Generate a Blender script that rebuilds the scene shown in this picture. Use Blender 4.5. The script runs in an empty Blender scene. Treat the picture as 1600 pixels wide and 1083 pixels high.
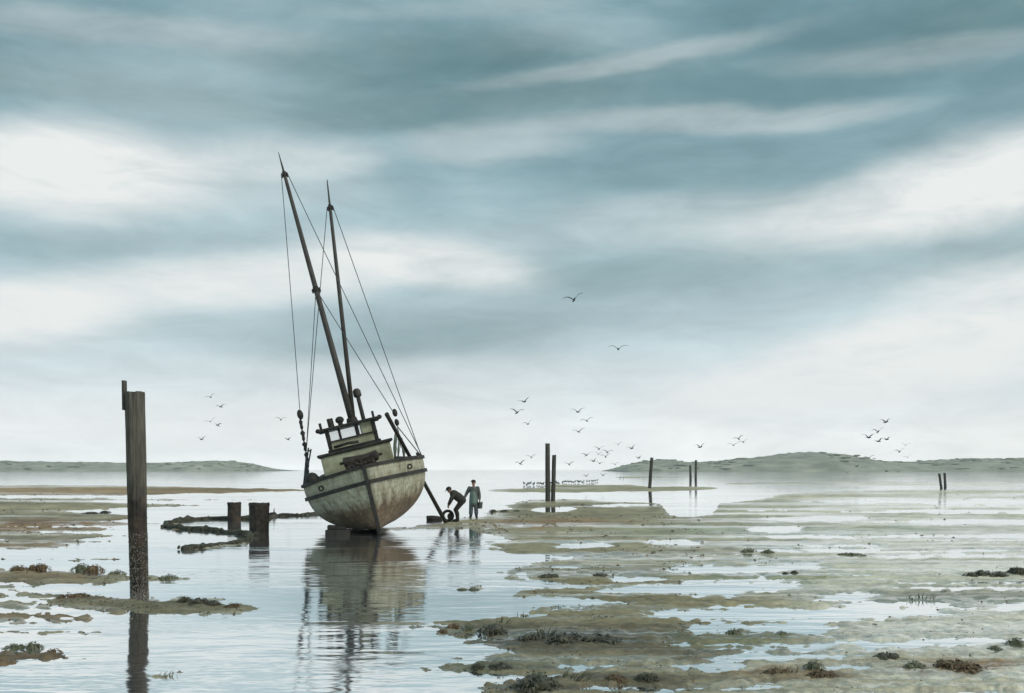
import bpy, math, random
import numpy as np
from mathutils import Vector, Matrix, Euler, noise as mnoise

random.seed(7)
rng = np.random.default_rng(11)
scene = bpy.context.scene
C = scene.collection
R = math.radians

# ------------------------------------------------------------------ camera
EYE = 2.3                      # eye height over the water, metres
F = 1556.0                     # focal length in photo pixels (35 mm on 36 mm)
HOR = 734.0                    # horizon row in the photo
cam_d = bpy.data.cameras.new('camera')
cam_d.sensor_width = 36.0
cam_d.lens = F / 1600.0 * 36.0
cam_d.shift_y = (HOR - 541.5) / 1600.0
cam_d.clip_start = 0.1
cam_d.clip_end = 60000.0
cam = bpy.data.objects.new('camera', cam_d)
cam.location = (0, 0, EYE)
cam.rotation_euler = (R(90), 0, 0)
C.objects.link(cam)
scene.camera = cam

def srgb(r, g, b):
    def f(c):
        c /= 255.0
        return c / 12.92 if c <= 0.04045 else ((c + 0.055) / 1.055) ** 2.4
    return (f(r), f(g), f(b), 1.0)

def P(px, py, D):
    """world point seen at photo pixel (px, py) at depth D metres"""
    return Vector(((px - 800.0) / F * D, D, EYE + (HOR - py) / F * D))

def G(px, py, z=0.0):
    """world point on the level z seen at photo pixel"""
    D = (EYE - z) * F / (py - HOR)
    return Vector(((px - 800.0) / F * D, D, z))

# ------------------------------------------------------------------ world
SUN_EL, SUN_AZ = R(38), R(118)          # azimuth measured from +Y (view) towards +X
w = bpy.data.worlds.new('World')
scene.world = w
w.use_nodes = True
nt = w.node_tree
nt.nodes.clear()
def N(t, **kw):
    n = nt.nodes.new(t)
    for k, v in kw.items():
        setattr(n, k, v)
    return n
def L(a, b):
    nt.links.new(a, b)
def mth(op, a, b=None, clamp=False):
    n = N('ShaderNodeMath', operation=op, use_clamp=clamp)
    for i, v in enumerate((a, b)):
        if v is None:
            continue
        if isinstance(v, (int, float)):
            n.inputs[i].default_value = v
        else:
            L(v, n.inputs[i])
    return n.outputs[0]
tc = N('ShaderNodeTexCoord')
dirv = tc.outputs['Generated']
sep = N('ShaderNodeSeparateXYZ'); L(dirv, sep.inputs[0])
az = mth('ARCTAN2', sep.outputs[0], sep.outputs[1])
el = mth('ARCSINE', sep.outputs[2])
ae = N('ShaderNodeCombineXYZ'); L(az, ae.inputs[0]); L(el, ae.inputs[1])
# slow drift that frays the cloud edges
mp = N('ShaderNodeMapping'); mp.inputs['Scale'].default_value = (1.0, 1.0, 3.0); L(dirv, mp.inputs[0])
wn = N('ShaderNodeTexNoise'); wn.inputs['Scale'].default_value = 5.0; wn.inputs['Detail'].default_value = 7.0
wn.inputs['Roughness'].default_value = 0.55; L(mp.outputs[0], wn.inputs['Vector'])
wsub = N('ShaderNodeVectorMath', operation='SUBTRACT'); L(wn.outputs['Color'], wsub.inputs[0]); wsub.inputs[1].default_value = (0.5, 0.5, 0.5)
wmul = N('ShaderNodeVectorMath', operation='MULTIPLY'); L(wsub.outputs[0], wmul.inputs[0]); wmul.inputs[1].default_value = (0.13, 0.034, 0.0)
wadd = N('ShaderNodeVectorMath', operation='ADD'); L(ae.outputs[0], wadd.inputs[0]); L(wmul.outputs[0], wadd.inputs[1])
pos = wadd.outputs[0]

def px_ae(px, py):
    v = Vector((px - 800.0, F, HOR - py)).normalized()
    return math.atan2(v.x, v.y), math.asin(v.z)

def blob(px, py, hw, hh, tilt, strength, core=0.15):
    a, e = px_ae(px, py)
    m = N('ShaderNodeMapping', vector_type='TEXTURE')
    m.inputs['Location'].default_value = (a, e, 0)
    m.inputs['Rotation'].default_value = (0, 0, R(tilt))
    m.inputs['Scale'].default_value = (hw / F, hh / F, 1)
    L(pos, m.inputs[0])
    ln = N('ShaderNodeVectorMath', operation='LENGTH'); L(m.outputs[0], ln.inputs[0])
    mr = N('ShaderNodeMapRange', interpolation_type='SMOOTHERSTEP')
    mr.inputs['From Min'].default_value = 1.0; mr.inputs['From Max'].default_value = core
    mr.inputs['To Min'].default_value = 0.0; mr.inputs['To Max'].default_value = strength
    L(ln.outputs['Value'], mr.inputs['Value'])
    return mr.outputs[0]

def gather(lst):
    acc = None
    for b in lst:
        s = mth('SUBTRACT', 1.0, blob(*b))
        acc = s if acc is None else mth('MULTIPLY', acc, s)
    return mth('SUBTRACT', 1.0, acc)

white = gather([
    (110, 262, 310, 88, 3, 0.95), (30, 285, 240, 80, 0, 0.5), (330, 290, 300, 60, 0, 0.25),
    (420, 432, 540, 64, 7, 0.75), (20, 490, 260, 70, 6, 0.95), (655, 412, 280, 56, -6, 0.8),
    (1560, 285, 360, 100, 5, 1.0), (1330, 335, 330, 66, 6, 0.4), (1100, 345, 380, 60, 0, 0.25),
    (1520, 545, 520, 100, 8, 1.0), (1250, 585, 380, 64, 10, 0.7), (1650, 480, 330, 110, 0, 0.8),
    (1000, 95, 390, 24, 6, 0.24), (1130, 190, 420, 28, -1, 0.30), (770, 225, 260, 44, 0, 0.25),
    (1480, 82, 380, 32, -2, 0.18), (450, 250, 230, 50, 0, 0.45), (170, 40, 420, 34, 3, 0.2),
    (300, 660, 700, 60, 0, 0.35), (800, 590, 800, 45, 0, 0.2), (700, 12, 380, 18, 3, 0.1),
])
dark = gather([
    (660, 85, 480, 55, 4, 0.75), (80, 125, 420, 55, 0, 0.6), (520, 165, 560, 60, 3, 0.55), (820, 150, 520, 50, 6, 0.6),
    (1560, 20, 260, 60, 0, 0.8), (560, 525, 480, 66, 2, 0.5), (900, 440, 380, 80, 0, 0.15), (1200, 140, 420, 50, 4, 0.2),
    (150, 375, 420, 40, 6, 0.3), (1350, 440, 380, 45, 5, 0.12), (700, 195, 420, 30, 0, 0.35), (1050, 450, 420, 70, 3, 0.18), (1000, 270, 420, 50, 3, 0.15),
])
# open cloud field for the whole dome, in and out of view
mp2 = N('ShaderNodeMapping'); mp2.inputs['Scale'].default_value = (1.0, 1.0, 3.4); mp2.inputs['Location'].default_value = (3.1, 0.4, 1.7); L(dirv, mp2.inputs[0])
fn = N('ShaderNodeTexNoise'); fn.inputs['Scale'].default_value = 2.6; fn.inputs['Detail'].default_value = 9.0; fn.inputs['Roughness'].default_value = 0.52
fn.inputs['Distortion'].default_value = 0.35; L(mp2.outputs[0], fn.inputs['Vector'])
fld = N('ShaderNodeMapRange', interpolation_type='SMOOTHSTEP'); fld.inputs['From Min'].default_value = 0.38; fld.inputs['From Max'].default_value = 0.72
fld.inputs['To Min'].default_value = 0.0; fld.inputs['To Max'].default_value = 0.35; L(fn.outputs['Fac'], fld.inputs['Value'])
fine = N('ShaderNodeMapRange'); fine.inputs['From Min'].default_value = 0.3; fine.inputs['From Max'].default_value = 0.7
fine.inputs['To Min'].default_value = 0.86; fine.inputs['To Max'].default_value = 1.1; L(fn.outputs['Fac'], fine.inputs['Value'])
# veil of altostratus by elevation
ramp = N('ShaderNodeValToRGB')
stops = [(0.0, (252, 252, 250)), (0.045, (240, 243, 243)), (0.09, (215, 227, 232)), (0.14, (188, 209, 214)),
         (0.20, (168, 195, 200)), (0.30, (138, 172, 179)), (0.38, (116, 153, 160)), (0.46, (122, 160, 167)), (1.0, (140, 172, 182))]
els = ramp.color_ramp.elements
while len(els) < len(stops):
    els.new(0.5)
for e_, (p_, c_) in zip(els, stops):
    e_.position = p_; e_.color = tuple(v * (1.42 if p_ == 0 else 1.12 if p_ < 0.05 else 1.0) for v in srgb(*c_)[:3]) + (1.0,)
elc = mth('MAXIMUM', el, 0.0); L(elc, ramp.inputs[0])
def mix(fac, a, b, typ='MIX'):
    n = N('ShaderNodeMix', data_type='RGBA', blend_type=typ)
    if isinstance(fac, (int, float)): n.inputs[0].default_value = fac
    else: L(fac, n.inputs[0])
    for i, v in ((6, a), (7, b)):
        if isinstance(v, tuple): n.inputs[i].default_value = v
        else: L(v, n.inputs[i])
    return n.outputs[2]
sky = N('ShaderNodeTexSky', sky_type='NISHITA', sun_disc=False)
sky.sun_elevation = SUN_EL; sky.sun_rotation = SUN_AZ
sky.air_density = 1.0; sky.dust_density = 2.0
S10 = (10.0, 10.0, 10.0, 1.0)
veil = mix(1.0, ramp.outputs[0], S10, 'MULTIPLY')          # Background strength is 0.1
base = mix(0.14, veil, sky.outputs[0])
fcol = N('ShaderNodeVectorMath', operation='SCALE'); L(base, fcol.inputs[0]); L(fine.outputs[0], fcol.inputs['Scale'])
c1 = mix(dark, fcol.outputs[0], tuple(10 * v for v in srgb(98, 132, 138)[:3]) + (1.0,))
c2 = mix(fld.outputs[0], c1, tuple(10 * v for v in srgb(206, 220, 225)[:3]) + (1.0,))
# torn, wispy cloud edges
mp3 = N('ShaderNodeMapping'); mp3.inputs['Scale'].default_value = (1.0, 1.0, 3.6); mp3.inputs['Rotation'].default_value = (0, R(-6), 0); L(dirv, mp3.inputs[0])
tn = N('ShaderNodeTexNoise'); tn.inputs['Scale'].default_value = 9.0; tn.inputs['Detail'].default_value = 12.0; tn.inputs['Roughness'].default_value = 0.62; tn.inputs['Distortion'].default_value = 0.5
L(mp3.outputs[0], tn.inputs['Vector'])
def torn(v, amt):
    k = mth('MULTIPLY_ADD', mth('SUBTRACT', tn.outputs['Fac'], 0.5), amt); k.node.inputs[2].default_value = 1.0
    return mth('MULTIPLY', v, k, True)
white = torn(white, 1.6)
tf = N('ShaderNodeMapRange'); tf.inputs['From Min'].default_value = 0.3; tf.inputs['From Max'].default_value = 0.7
tf.inputs['To Min'].default_value = 0.90; tf.inputs['To Max'].default_value = 1.10; L(tn.outputs['Fac'], tf.inputs['Value'])
c2s = N('ShaderNodeVectorMath', operation='SCALE'); L(c2, c2s.inputs[0]); L(tf.outputs[0], c2s.inputs['Scale'])
c3 = mix(white, c2s.outputs[0], tuple(10 * v for v in srgb(236, 239, 238)[:3]) + (1.0,))
bg = N('ShaderNodeBackground'); bg.inputs['Strength'].default_value = 0.1
L(c3, bg.inputs['Color'])
wo = N('ShaderNodeOutputWorld'); L(bg.outputs[0], wo.inputs['Surface'])
w.cycles.sampling_method = 'MANUAL'; w.cycles.sample_map_resolution = 512

# ------------------------------------------------------------------ sun
sd = bpy.data.lights.new('sun', 'SUN'); sd.energy = 1.4; sd.angle = R(14); sd.color = (1.0, 0.95, 0.88)
so = bpy.data.objects.new('sun', sd)
sdir = Vector((math.sin(SUN_AZ) * math.cos(SUN_EL), math.cos(SUN_AZ) * math.cos(SUN_EL), math.sin(SUN_EL)))
so.rotation_euler = sdir.to_track_quat('Z', 'Y').to_euler()
so.location = (30, -10, 40)
C.objects.link(so)
scene.view_settings.view_transform = 'Standard'
scene.view_settings.look = 'None'
scene.view_settings.exposure = 0.0
scene.view_settings.gamma = 1.0
scene.view_settings.use_curve_mapping = False
scene.render.engine = 'CYCLES'
scene.cycles.max_bounces = 6
scene.cycles.volume_bounces = 1

# ------------------------------------------------------------------ material helpers
def new_mat(name):
    m = bpy.data.materials.new(name); m.use_nodes = True
    t = m.node_tree; b = t.nodes['Principled BSDF']
    return m, t, b
def tex_noise(t, vec, scale, detail=6.0, rough=0.55):
    n = t.nodes.new('ShaderNodeTexNoise'); n.inputs['Scale'].default_value = scale
    n.inputs['Detail'].default_value = detail; n.inputs['Roughness'].default_value = rough
    if vec is not None: t.links.new(vec, n.inputs['Vector'])
    return n
def ramp2(t, fac, stops):
    r = t.nodes.new('ShaderNodeValToRGB'); e = r.color_ramp.elements
    while len(e) < len(stops): e.new(0.5)
    for q, (p, c) in zip(e, stops): q.position = p; q.color = c
    t.links.new(fac, r.inputs[0]); return r
def mapping(t, out, scale):
    m = t.nodes.new('ShaderNodeMapping'); m.inputs['Scale'].default_value = scale
    t.links.new(out, m.inputs[0]); return m.outputs[0]
def mottled(name, c_lo, c_hi, scale=3.0, stretch=(1, 1, 1), rough=0.75, bump=0.3, bscale=None, dist=0.02):
    """two-tone weathered surface with fine relief"""
    m, t, b = new_mat(name)
    tcn = t.nodes.new('ShaderNodeTexCoord')
    v = mapping(t, tcn.outputs['Object'], stretch)
    n = tex_noise(t, v, scale, 8.0, 0.62)
    r = ramp2(t, n.outputs['Fac'], [(0.33, c_lo), (0.68, c_hi)])
    t.links.new(r.outputs[0], b.inputs['Base Color'])
    b.inputs['Roughness'].default_value = rough
    n2 = tex_noise(t, v, bscale or scale * 5, 5.0, 0.6)
    bp = t.nodes.new('ShaderNodeBump'); bp.inputs['Strength'].default_value = bump; bp.inputs['Distance'].default_value = dist
    t.links.new(n2.outputs['Fac'], bp.inputs['Height']); t.links.new(bp.outputs[0], b.inputs['Normal'])
    return m

# ------------------------------------------------------------------ mesh helpers
class MB:
    def __init__(s): s.v = []; s.f = []
    def add(s, v, f):
        o = len(s.v); s.v += [tuple(p) for p in v]; s.f += [tuple(i + o for i in q) for q in f]
    def box(s, c, size, rot=None, taper=1.0):
        x, y, z = (d / 2 for d in size)
        pts = [Vector((sx * x * (taper if sz > 0 else 1), sy * y * (taper if sz > 0 else 1), sz * z)) for sz in (-1, 1) for sx, sy in ((-1, -1), (1, -1), (1, 1), (-1, 1))]
        if rot is not None: pts = [rot @ p for p in pts]
        s.add([p + Vector(c) for p in pts], [(3, 2, 1, 0), (4, 5, 6, 7), (0, 1, 5, 4), (1, 2, 6, 5), (2, 3, 7, 6), (3, 0, 4, 7)])
    def tube(s, path, rad, n=8, cap=True, squash=1.0, jitter=0.0):
        path = [Vector(p) for p in path]
        if isinstance(rad, (int, float)): rad = [rad] * len(path)
        o = len(s.v); ref = None
        for i, p in enumerate(path):
            a = path[max(0, i - 1)]; b = path[min(len(path) - 1, i + 1)]
            d = (b - a).normalized()
            if ref is None:
                ref = Vector((0, 0, 1)) if abs(d.z) < 0.9 else Vector((1, 0, 0))
            u = d.cross(ref).normalized(); ref = u.cross(d).normalized()
            for k in range(n):
                t = 2 * math.pi * k / n
                r = rad[i] * (1 + random.uniform(-jitter, jitter))
                s.v.append(tuple(p + u * math.cos(t) * r + ref * math.sin(t) * r * squash))
        for i in range(len(path) - 1):
            for k in range(n):
                a = o + i * n + k; b = o + i * n + (k + 1) % n
                s.f.append((a, b, b + n, a + n))
        if cap:
            s.f.append(tuple(o + k for k in reversed(range(n))))
            s.f.append(tuple(o + (len(path) - 1) * n + k for k in range(n)))
    def ball(s, c, r, nu=10, nv=7, wob=0.0):
        if isinstance(r, (int, float)): r = (r, r, r)
        o = len(s.v); c = Vector(c)
        s.v.append(tuple(c + Vector((0, 0, -r[2]))))
        for j in range(1, nv):
            ph = -math.pi / 2 + math.pi * j / nv
            for i in range(nu):
                th = 2 * math.pi * i / nu; q = 1 + random.uniform(-wob, wob)
                s.v.append((c.x + r[0] * math.cos(ph) * math.cos(th) * q, c.y + r[1] * math.cos(ph) * math.sin(th) * q, c.z + r[2] * math.sin(ph) * q))
        s.v.append(tuple(c + Vector((0, 0, r[2]))))
        for i in range(nu): s.f.append((o, o + 1 + (i + 1) % nu, o + 1 + i))
        for j in range(nv - 2):
            for i in range(nu):
                a = o + 1 + j * nu + i; b = o + 1 + j * nu + (i + 1) % nu
                s.f.append((a, b, b + nu, a + nu))
        tp = len(s.v) - 1; l0 = o + 1 + (nv - 2) * nu
        for i in range(nu): s.f.append((l0 + i, l0 + (i + 1) % nu, tp))
    def torus(s, c, R_, r, axis='Y', nu=20, nv=8):
        o = len(s.v)
        for i in range(nu):
            a = 2 * math.pi * i / nu
            for j in range(nv):
                b = 2 * math.pi * j / nv
                x = (R_ + r * math.cos(b)) * math.cos(a); z = (R_ + r * math.cos(b)) * math.sin(a); y = r * math.sin(b)
                p = (x, y, z) if axis == 'Y' else (x, z, y)
                s.v.append((c[0] + p[0], c[1] + p[1], c[2] + p[2]))
        for i in range(nu):
            for j in range(nv):
                a = o + i * nv + j; b = o + ((i + 1) % nu) * nv + j
                c2_ = o + ((i + 1) % nu) * nv + (j + 1) % nv; d = o + i * nv + (j + 1) % nv
                s.f.append((a, b, c2_, d))
    def mesh(s, name, mat, smooth=False):
        me = bpy.data.meshes.new(name); me.from_pydata(s.v, [], s.f); me.update()
        if mat: me.materials.append(mat)
        if smooth: me.polygons.foreach_set('use_smooth', [True] * len(me.polygons))
        return me
    def build(s, name, mat, parent=None, smooth=False):
        o = bpy.data.objects.new(name, s.mesh(name, mat, smooth)); C.objects.link(o)
        if parent: o.parent = parent
        return o

def tag(o, label, cat, group=None):
    o['label'] = label; o['category'] = cat
    if group: o['group'] = group
    return o
def structure(o, label=None):
    o['kind'] = 'structure'
    if label: o['label'] = label
    return o
def empty(name, loc=(0, 0, 0), rot=(0, 0, 0)):
    o = bpy.data.objects.new(name, None); o.location = loc; o.rotation_euler = rot; o.empty_display_size = 0.3
    C.objects.link(o); return o

# ------------------------------------------------------------------ numpy noise
def vnoise(x, y, seed):
    xi = np.floor(x).astype(np.int64); yi = np.floor(y).astype(np.int64)
    fx = x - xi; fy = y - yi
    fx = fx * fx * fx * (fx * (fx * 6 - 15) + 10); fy = fy * fy * fy * (fy * (fy * 6 - 15) + 10)
    def h(a, b):
        n = (a * 374761393 + b * 668265263 + seed * 2147483647) & 0xFFFFFFFF
        n = ((n ^ (n >> 13)) * 1274126177) & 0xFFFFFFFF
        return ((n ^ (n >> 16)) & 0xFFFF) / 65535.0
    a = h(xi, yi); b = h(xi + 1, yi); c = h(xi, yi + 1); d = h(xi + 1, yi + 1)
    return (a + (b - a) * fx) * (1 - fy) + (c + (d - c) * fx) * fy - 0.5
def fbm(x, y, seed, oct=4, g=0.5):
    s = 0; a = 1.0
    for i in range(oct):
        s = s + a * vnoise(x * 2 ** i, y * 2 ** i, seed + i * 17); a *= g
    return s

# ------------------------------------------------------------------ tidal flat (one sheet of mud, sand bars standing a few cm out of the water)
def lens(px, py, x0, x1, yl, yr, hh):
    cx = (x0 + x1) / 2; hw = (x1 - x0) / 2
    t = (px - x0) / (x1 - x0)
    yc = yl + (yr - yl) * t
    u = np.abs((px - cx) / hw)
    prof = np.clip(1 - u ** 5, -3, 1)
    return hh * prof - np.abs(py - yc)

edge = np.array([(770, 840), (782, 815), (795, 795), (800, 764), (812, 758), (818, 775), (822, 815), (828, 768), (838, 772), (845, 792), (850, 760), (858, 766),
        (863, 792), (866, 880), (878, 884), (882, 842), (890, 816), (903, 800), (908, 850), (913, 925), (919, 930), (922, 835), (931, 802), (936, 925), (943, 942),
        (948, 884), (955, 868), (965, 805), (972, 694), (985, 682), (991, 740), (995, 778), (1003, 762), (1014, 790), (1021, 835), (1026, 765), (1034, 712), (1047, 700),
        (1052, 800), (1058, 905), (1062, 812), (1072, 782), (1083, 762), (1120, 735), (2200, 500)], float)
top = np.array([(700, 790), (815, 783), (900, 781), (1000, 785), (1040, 789), (1055, 803), (1112, 804), (1125, 786), (1190, 781), (1230, 772), (1330, 766), (1600, 764), (3200, 764)], float)
PLUS = [  # far spit, pale far lines
    (762, 1130, 767, 763, 4), (850, 1020, 760, 761, 3.6), (960, 1090, 746, 744, 1.6), (1140, 1500, 756, 755, 1.5), (1180, 3200, 757, 754, 4),
    # left bars
    (-1500, 480, 768, 766, 8.5), (-1500, 345, 781, 781, 3), (-1500, 316, 792, 790, 10), (-1500, 240, 812, 808, 15), (-1500, 268, 820, 818, 6), (-1500, 208, 836, 838, 10), (-1500, 116, 853, 852, 11),
    (-1500, 284, 896, 904, 13), (-1500, 66, 916, 918, 11), (55, 414, 940, 951, 11), (-1500, 165, 945, 945, 10), (-1500, 156, 965, 967, 14), (-1500, 130, 1024, 1028, 16), (228, 288, 1056, 1052, 3.4), (-1500, 225, 827, 827, 6), (-1500, 160, 845, 846, 6), (-1500, 130, 801, 802, 5), (-1500, 90, 872, 874, 3), (-1500, 120, 930, 932, 5), (-1500, 60, 985, 988, 5),
    # strip of sand the two men stand on
    (640, 960, 824, 812, 5), (690, 800, 818, 812, 7), (560, 700, 828, 824, 2),
    # small bars in the pool
    (712, 760, 921, 920, 4), (690, 790, 848, 846, 2), (290, 400, 858, 848, 1.2),
]
MINUS = [  # pools and channels in the big flat
    (1035, 1112, 790, 795, 14), (905, 1030, 791, 788, 1.2), (832, 900, 797, 795, 3.4), (1270, 3200, 784, 781, 4.2), (1212, 3200, 799, 797, 2.2), (1186, 1345, 811, 809, 2.4), (1172, 1252, 828, 828, 4), (1196, 3200, 839, 836, 4.5),
    (1165, 1378, 860, 857, 3.6), (862, 958, 854, 851, 3.6), (1010, 1098, 849, 848, 3.6), (862, 905, 887, 886, 2.4), (1042, 1292, 891, 884, 6), (950, 1262, 923, 913, 8), (935, 1000, 921, 918, 2),
    (1250, 1368, 937, 936, 2.6), (1000, 1468, 962, 958, 11), (1058, 1310, 978, 984, 7), (1112, 3200, 1007, 992, 5), (1120, 1560, 1015, 1008, 5), (1100, 1345, 1028, 1026, 7), (1085, 1160, 1044, 1042, 5), (1280, 1352, 1044, 1044, 4),
    (860, 970, 1042, 1040, 4.5), (885, 1112, 1079, 1076, 4), (1130, 1225, 1077, 1074, 4), (1480, 3200, 911, 908, 4), (1320, 1470, 945, 946, 3), (1440, 3200, 948, 950, 3), (1560, 3200, 1020, 1020, 4),
    (1010, 1110, 1042, 1043, 3), (1370, 3200, 1085, 1078, 4), (1060, 1190, 868, 866, 1.6), (1400, 3200, 872, 868, 2.2), (1480, 3200, 817, 815, 2), (960, 1040, 905, 904, 1.5), (35, 70, 969, 969, 4), (95, 120, 967, 967, 3), (-400, 110, 1000, 998, 5),
]
PLUS2 = [  # bars lying in the pools
    (1128, 1300, 903, 898, 5), (1100, 1210, 996, 1002, 9), (1190, 1470, 999, 995, 2.2), (1170, 1315, 1054, 1056, 8), (1380, 3200, 1036, 1026, 6), (1345, 3200, 926, 932, 11), (1500, 3200, 901, 895, 5),
    (700, 880, 1042, 1038, 7), (680, 870, 986, 984, 6),
]
COLS = [  # cx, cy, hw, hh, sRGB, weight: what the ground itself is made of here
    (980, 830, 260, 120, (156, 149, 120), 0.85), (1000, 940, 280, 60, (144, 136, 106), 0.85), (950, 1000, 300, 26, (104, 95, 74), 0.9), (880, 1005, 120, 18, (84, 80, 64), 0.8), (1080, 1015, 160, 22, (110, 102, 82), 0.7),
    (870, 818, 90, 9, (142, 112, 78), 0.8), (900, 1070, 260, 20, (100, 92, 72), 0.8), (760, 985, 100, 14, (116, 112, 88), 0.8), (780, 1042, 120, 12, (96, 98, 76), 0.8),
    (1450, 835, 420, 60, (196, 196, 182), 0.9), (1400, 780, 420, 22, (192, 190, 172), 0.9), (1450, 900, 300, 40, (186, 187, 174), 0.8), (1480, 934, 150, 14, (112, 112, 90), 0.9), (1250, 830, 300, 8, (132, 150, 130), 0.6),
    (200, 768, 460, 10, (164, 140, 108), 0.95), (120, 792, 300, 12, (166, 158, 130), 0.8), (100, 822, 240, 12, (142, 112, 80), 0.9), (90, 855, 140, 12, (134, 112, 86), 0.8), (60, 900, 160, 14, (136, 118, 88), 0.8), (240, 905, 90, 10, (140, 142, 118), 0.6),
    (110, 935, 60, 8, (104, 88, 66), 0.8), (260, 948, 160, 12, (110, 106, 82), 0.8), (60, 965, 120, 18, (128, 108, 80), 0.8), (60, 1030, 130, 16, (112, 92, 66), 0.9),
    (950, 762, 260, 10, (168, 166, 140), 0.7), (1150, 1000, 140, 16, (120, 122, 96), 0.8), (1240, 1056, 110, 12, (128, 108, 78), 0.9), (1450, 1040, 220, 16, (150, 142, 118), 0.7), (1500, 1045, 80, 10, (140, 106, 74), 0.7),
    (1210, 902, 140, 10, (128, 132, 104), 0.8), (1400, 1075, 260, 16, (176, 172, 152), 0.8),
]
def ground_fields(px, py):
    m = np.minimum((px - np.interp(py, edge[:, 0], edge[:, 1])) * 0.12, py - np.interp(px, top[:, 0], top[:, 1]))
    m = np.minimum(m, 14)
    for s in PLUS: m = np.maximum(m, lens(px, py, *s))
    for s in MINUS: m = np.minimum(m, -lens(px, py, *s))
    for s in PLUS2: m = np.maximum(m, lens(px, py, *s))
    k = np.clip((py - HOR) / 120.0, 0.12, 1.6)
    m = m + k * (5.0 * fbm(px / 70, py / 9, 3, 3) + 4.2 * fbm(px / 17, py / 4.2, 9, 4, 0.6))
    wr = np.clip((px - 1060) / 250, 0, 1)
    m = m + wr * (8.5 * fbm(px / 380, py / 4.6, 23, 3, 0.6) - 1.3) * np.clip((py - HOR) / 90, 0.3, 1.3) * (m < 30)
    m = m + (1 - wr) * (px > 600) * 3.0 * fbm(px / 160, py / 5.0, 29, 3, 0.6) * np.clip((py - HOR) / 90, 0.2, 1.2)
    return m
def ground_height(px, py, m):
    rel = fbm(px / 26, py / 5.0, 41, 4, 0.6)
    hgt = np.where(m > 0, 0.026 * np.tanh(m / 5.0) + 0.036 * np.clip(rel + 0.15, -0.3, 1.0) * np.clip(m / 3.0, 0, 1), 0.07 * np.tanh(m / 8.0))
    return hgt

rows = np.concatenate([np.arange(737.0, 760, 0.4), np.arange(760, 860, 0.7), np.arange(860, 1125, 0.9), np.arange(1125, 2000, 14.0)])
cols = np.arange(-700, 2301, 4.0)
PX, PY = np.meshgrid(cols, rows)
M = ground_fields(PX, PY)
Z = ground_height(PX, PY, M)
D = EYE * F / (PY - HOR)
Z = np.where(D > 700, -0.4, Z)
XW = (PX - 800) / F * D
nr, nc = PX.shape
verts = np.stack([XW, D, Z], -1).reshape(-1, 3)
idx = np.arange(nr * nc).reshape(nr, nc)
quads = np.stack([idx[1:, :-1], idx[1:, 1:], idx[:-1, 1:], idx[:-1, :-1]], -1).reshape(-1, 4)
me = bpy.data.meshes.new('tidal_flat')
me.vertices.add(len(verts)); me.vertices.foreach_set('co', verts.ravel())
me.loops.add(quads.size); me.loops.foreach_set('vertex_index', quads.ravel().astype(np.int32))
me.polygons.add(len(quads))
me.polygons.foreach_set('loop_start', np.arange(0, quads.size, 4, dtype=np.int32))
me.polygons.foreach_set('loop_total', np.full(len(quads), 4, dtype=np.int32))
me.polygons.foreach_set('use_smooth', np.ones(len(quads), dtype=bool))
me.update(calc_edges=True)
col = np.empty((nr, nc, 3)); col[:] = srgb(162, 159, 140)[:3]
pale = np.clip((PX + 50 * fbm(PX / 90, PY / 12, 61, 3) - 1090) / 260, 0, 1)[..., None] * 0.85
col = col * (1 - pale) + np.array(srgb(214, 214, 209)[:3]) * pale
jx = PX + 60 * fbm(PX / 50, PY / 8, 71, 3); jy = PY + 9 * fbm(PX / 40, PY / 7, 77, 3)
for cx, cy, hw, hh, c, wt in COLS:
    q = np.clip(1.6 * np.exp(-((jx - cx) / hw) ** 2 - ((jy - cy) / hh) ** 2) - 0.2, 0, 1) * wt
    col = col * (1 - q[..., None]) + np.array(srgb(*c)[:3]) * q[..., None]
fl = 1 + 0.34 * fbm(PX / 20, PY / 3.0, 101, 4, 0.65) + 0.42 * fbm(PX / 300, PY / 4.5, 107, 4, 0.6)
col *= np.clip(fl, 0.5, 1.5)[..., None] * np.array([1.44, 1.32, 1.16]) * (0.84 + 0.16 * np.clip((PX - 1050) / 250, 0, 1))[..., None]
wet = np.clip(1 - M / 6.0, 0, 1) * 0.55 + 0.38 * np.clip((PX - 1020) / 300, 0, 1) + 1.3 * fbm(PX / 300, PY / 4.0, 131, 4, 0.6) + 0.04 - 0.42 * np.clip((620 - PX) / 120, 0, 1)
ca = me.attributes.new('soil', 'FLOAT_COLOR', 'POINT')
ca.data.foreach_set('color', np.concatenate([col, np.ones((nr, nc, 1))], -1).ravel().astype(np.float32))
wa = me.attributes.new('wet', 'FLOAT', 'POINT'); wa.data.foreach_set('value', np.clip(wet, 0, 1).ravel().astype(np.float32))

m_mud, t, b = new_mat('mud')
at = t.nodes.new('ShaderNodeAttribute'); at.attribute_name = 'soil'
aw = t.nodes.new('ShaderNodeAttribute'); aw.attribute_name = 'wet'
geo = t.nodes.new('ShaderNodeNewGeometry')
g1 = tex_noise(t, geo.outputs['Position'], 9.0, 8.0, 0.7)
gr = ramp2(t, g1.outputs['Fac'], [(0.3, (0.55, 0.52, 0.48, 1)), (0.7, (1.2, 1.2, 1.18, 1))])
mx = t.nodes.new('ShaderNodeMix'); mx.data_type = 'RGBA'; mx.blend_type = 'MULTIPLY'; mx.inputs[0].default_value = 0.85
t.links.new(at.outputs['Color'], mx.inputs[6]); t.links.new(gr.outputs[0], mx.inputs[7]); t.links.new(mx.outputs[2], b.inputs['Base Color'])
mr = t.nodes.new('ShaderNodeMapRange'); mr.inputs['To Min'].default_value = 0.72; mr.inputs['To Max'].default_value = 0.28
t.links.new(aw.outputs['Fac'], mr.inputs['Value']); t.links.new(mr.outputs[0], b.inputs['Roughness'])
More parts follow.
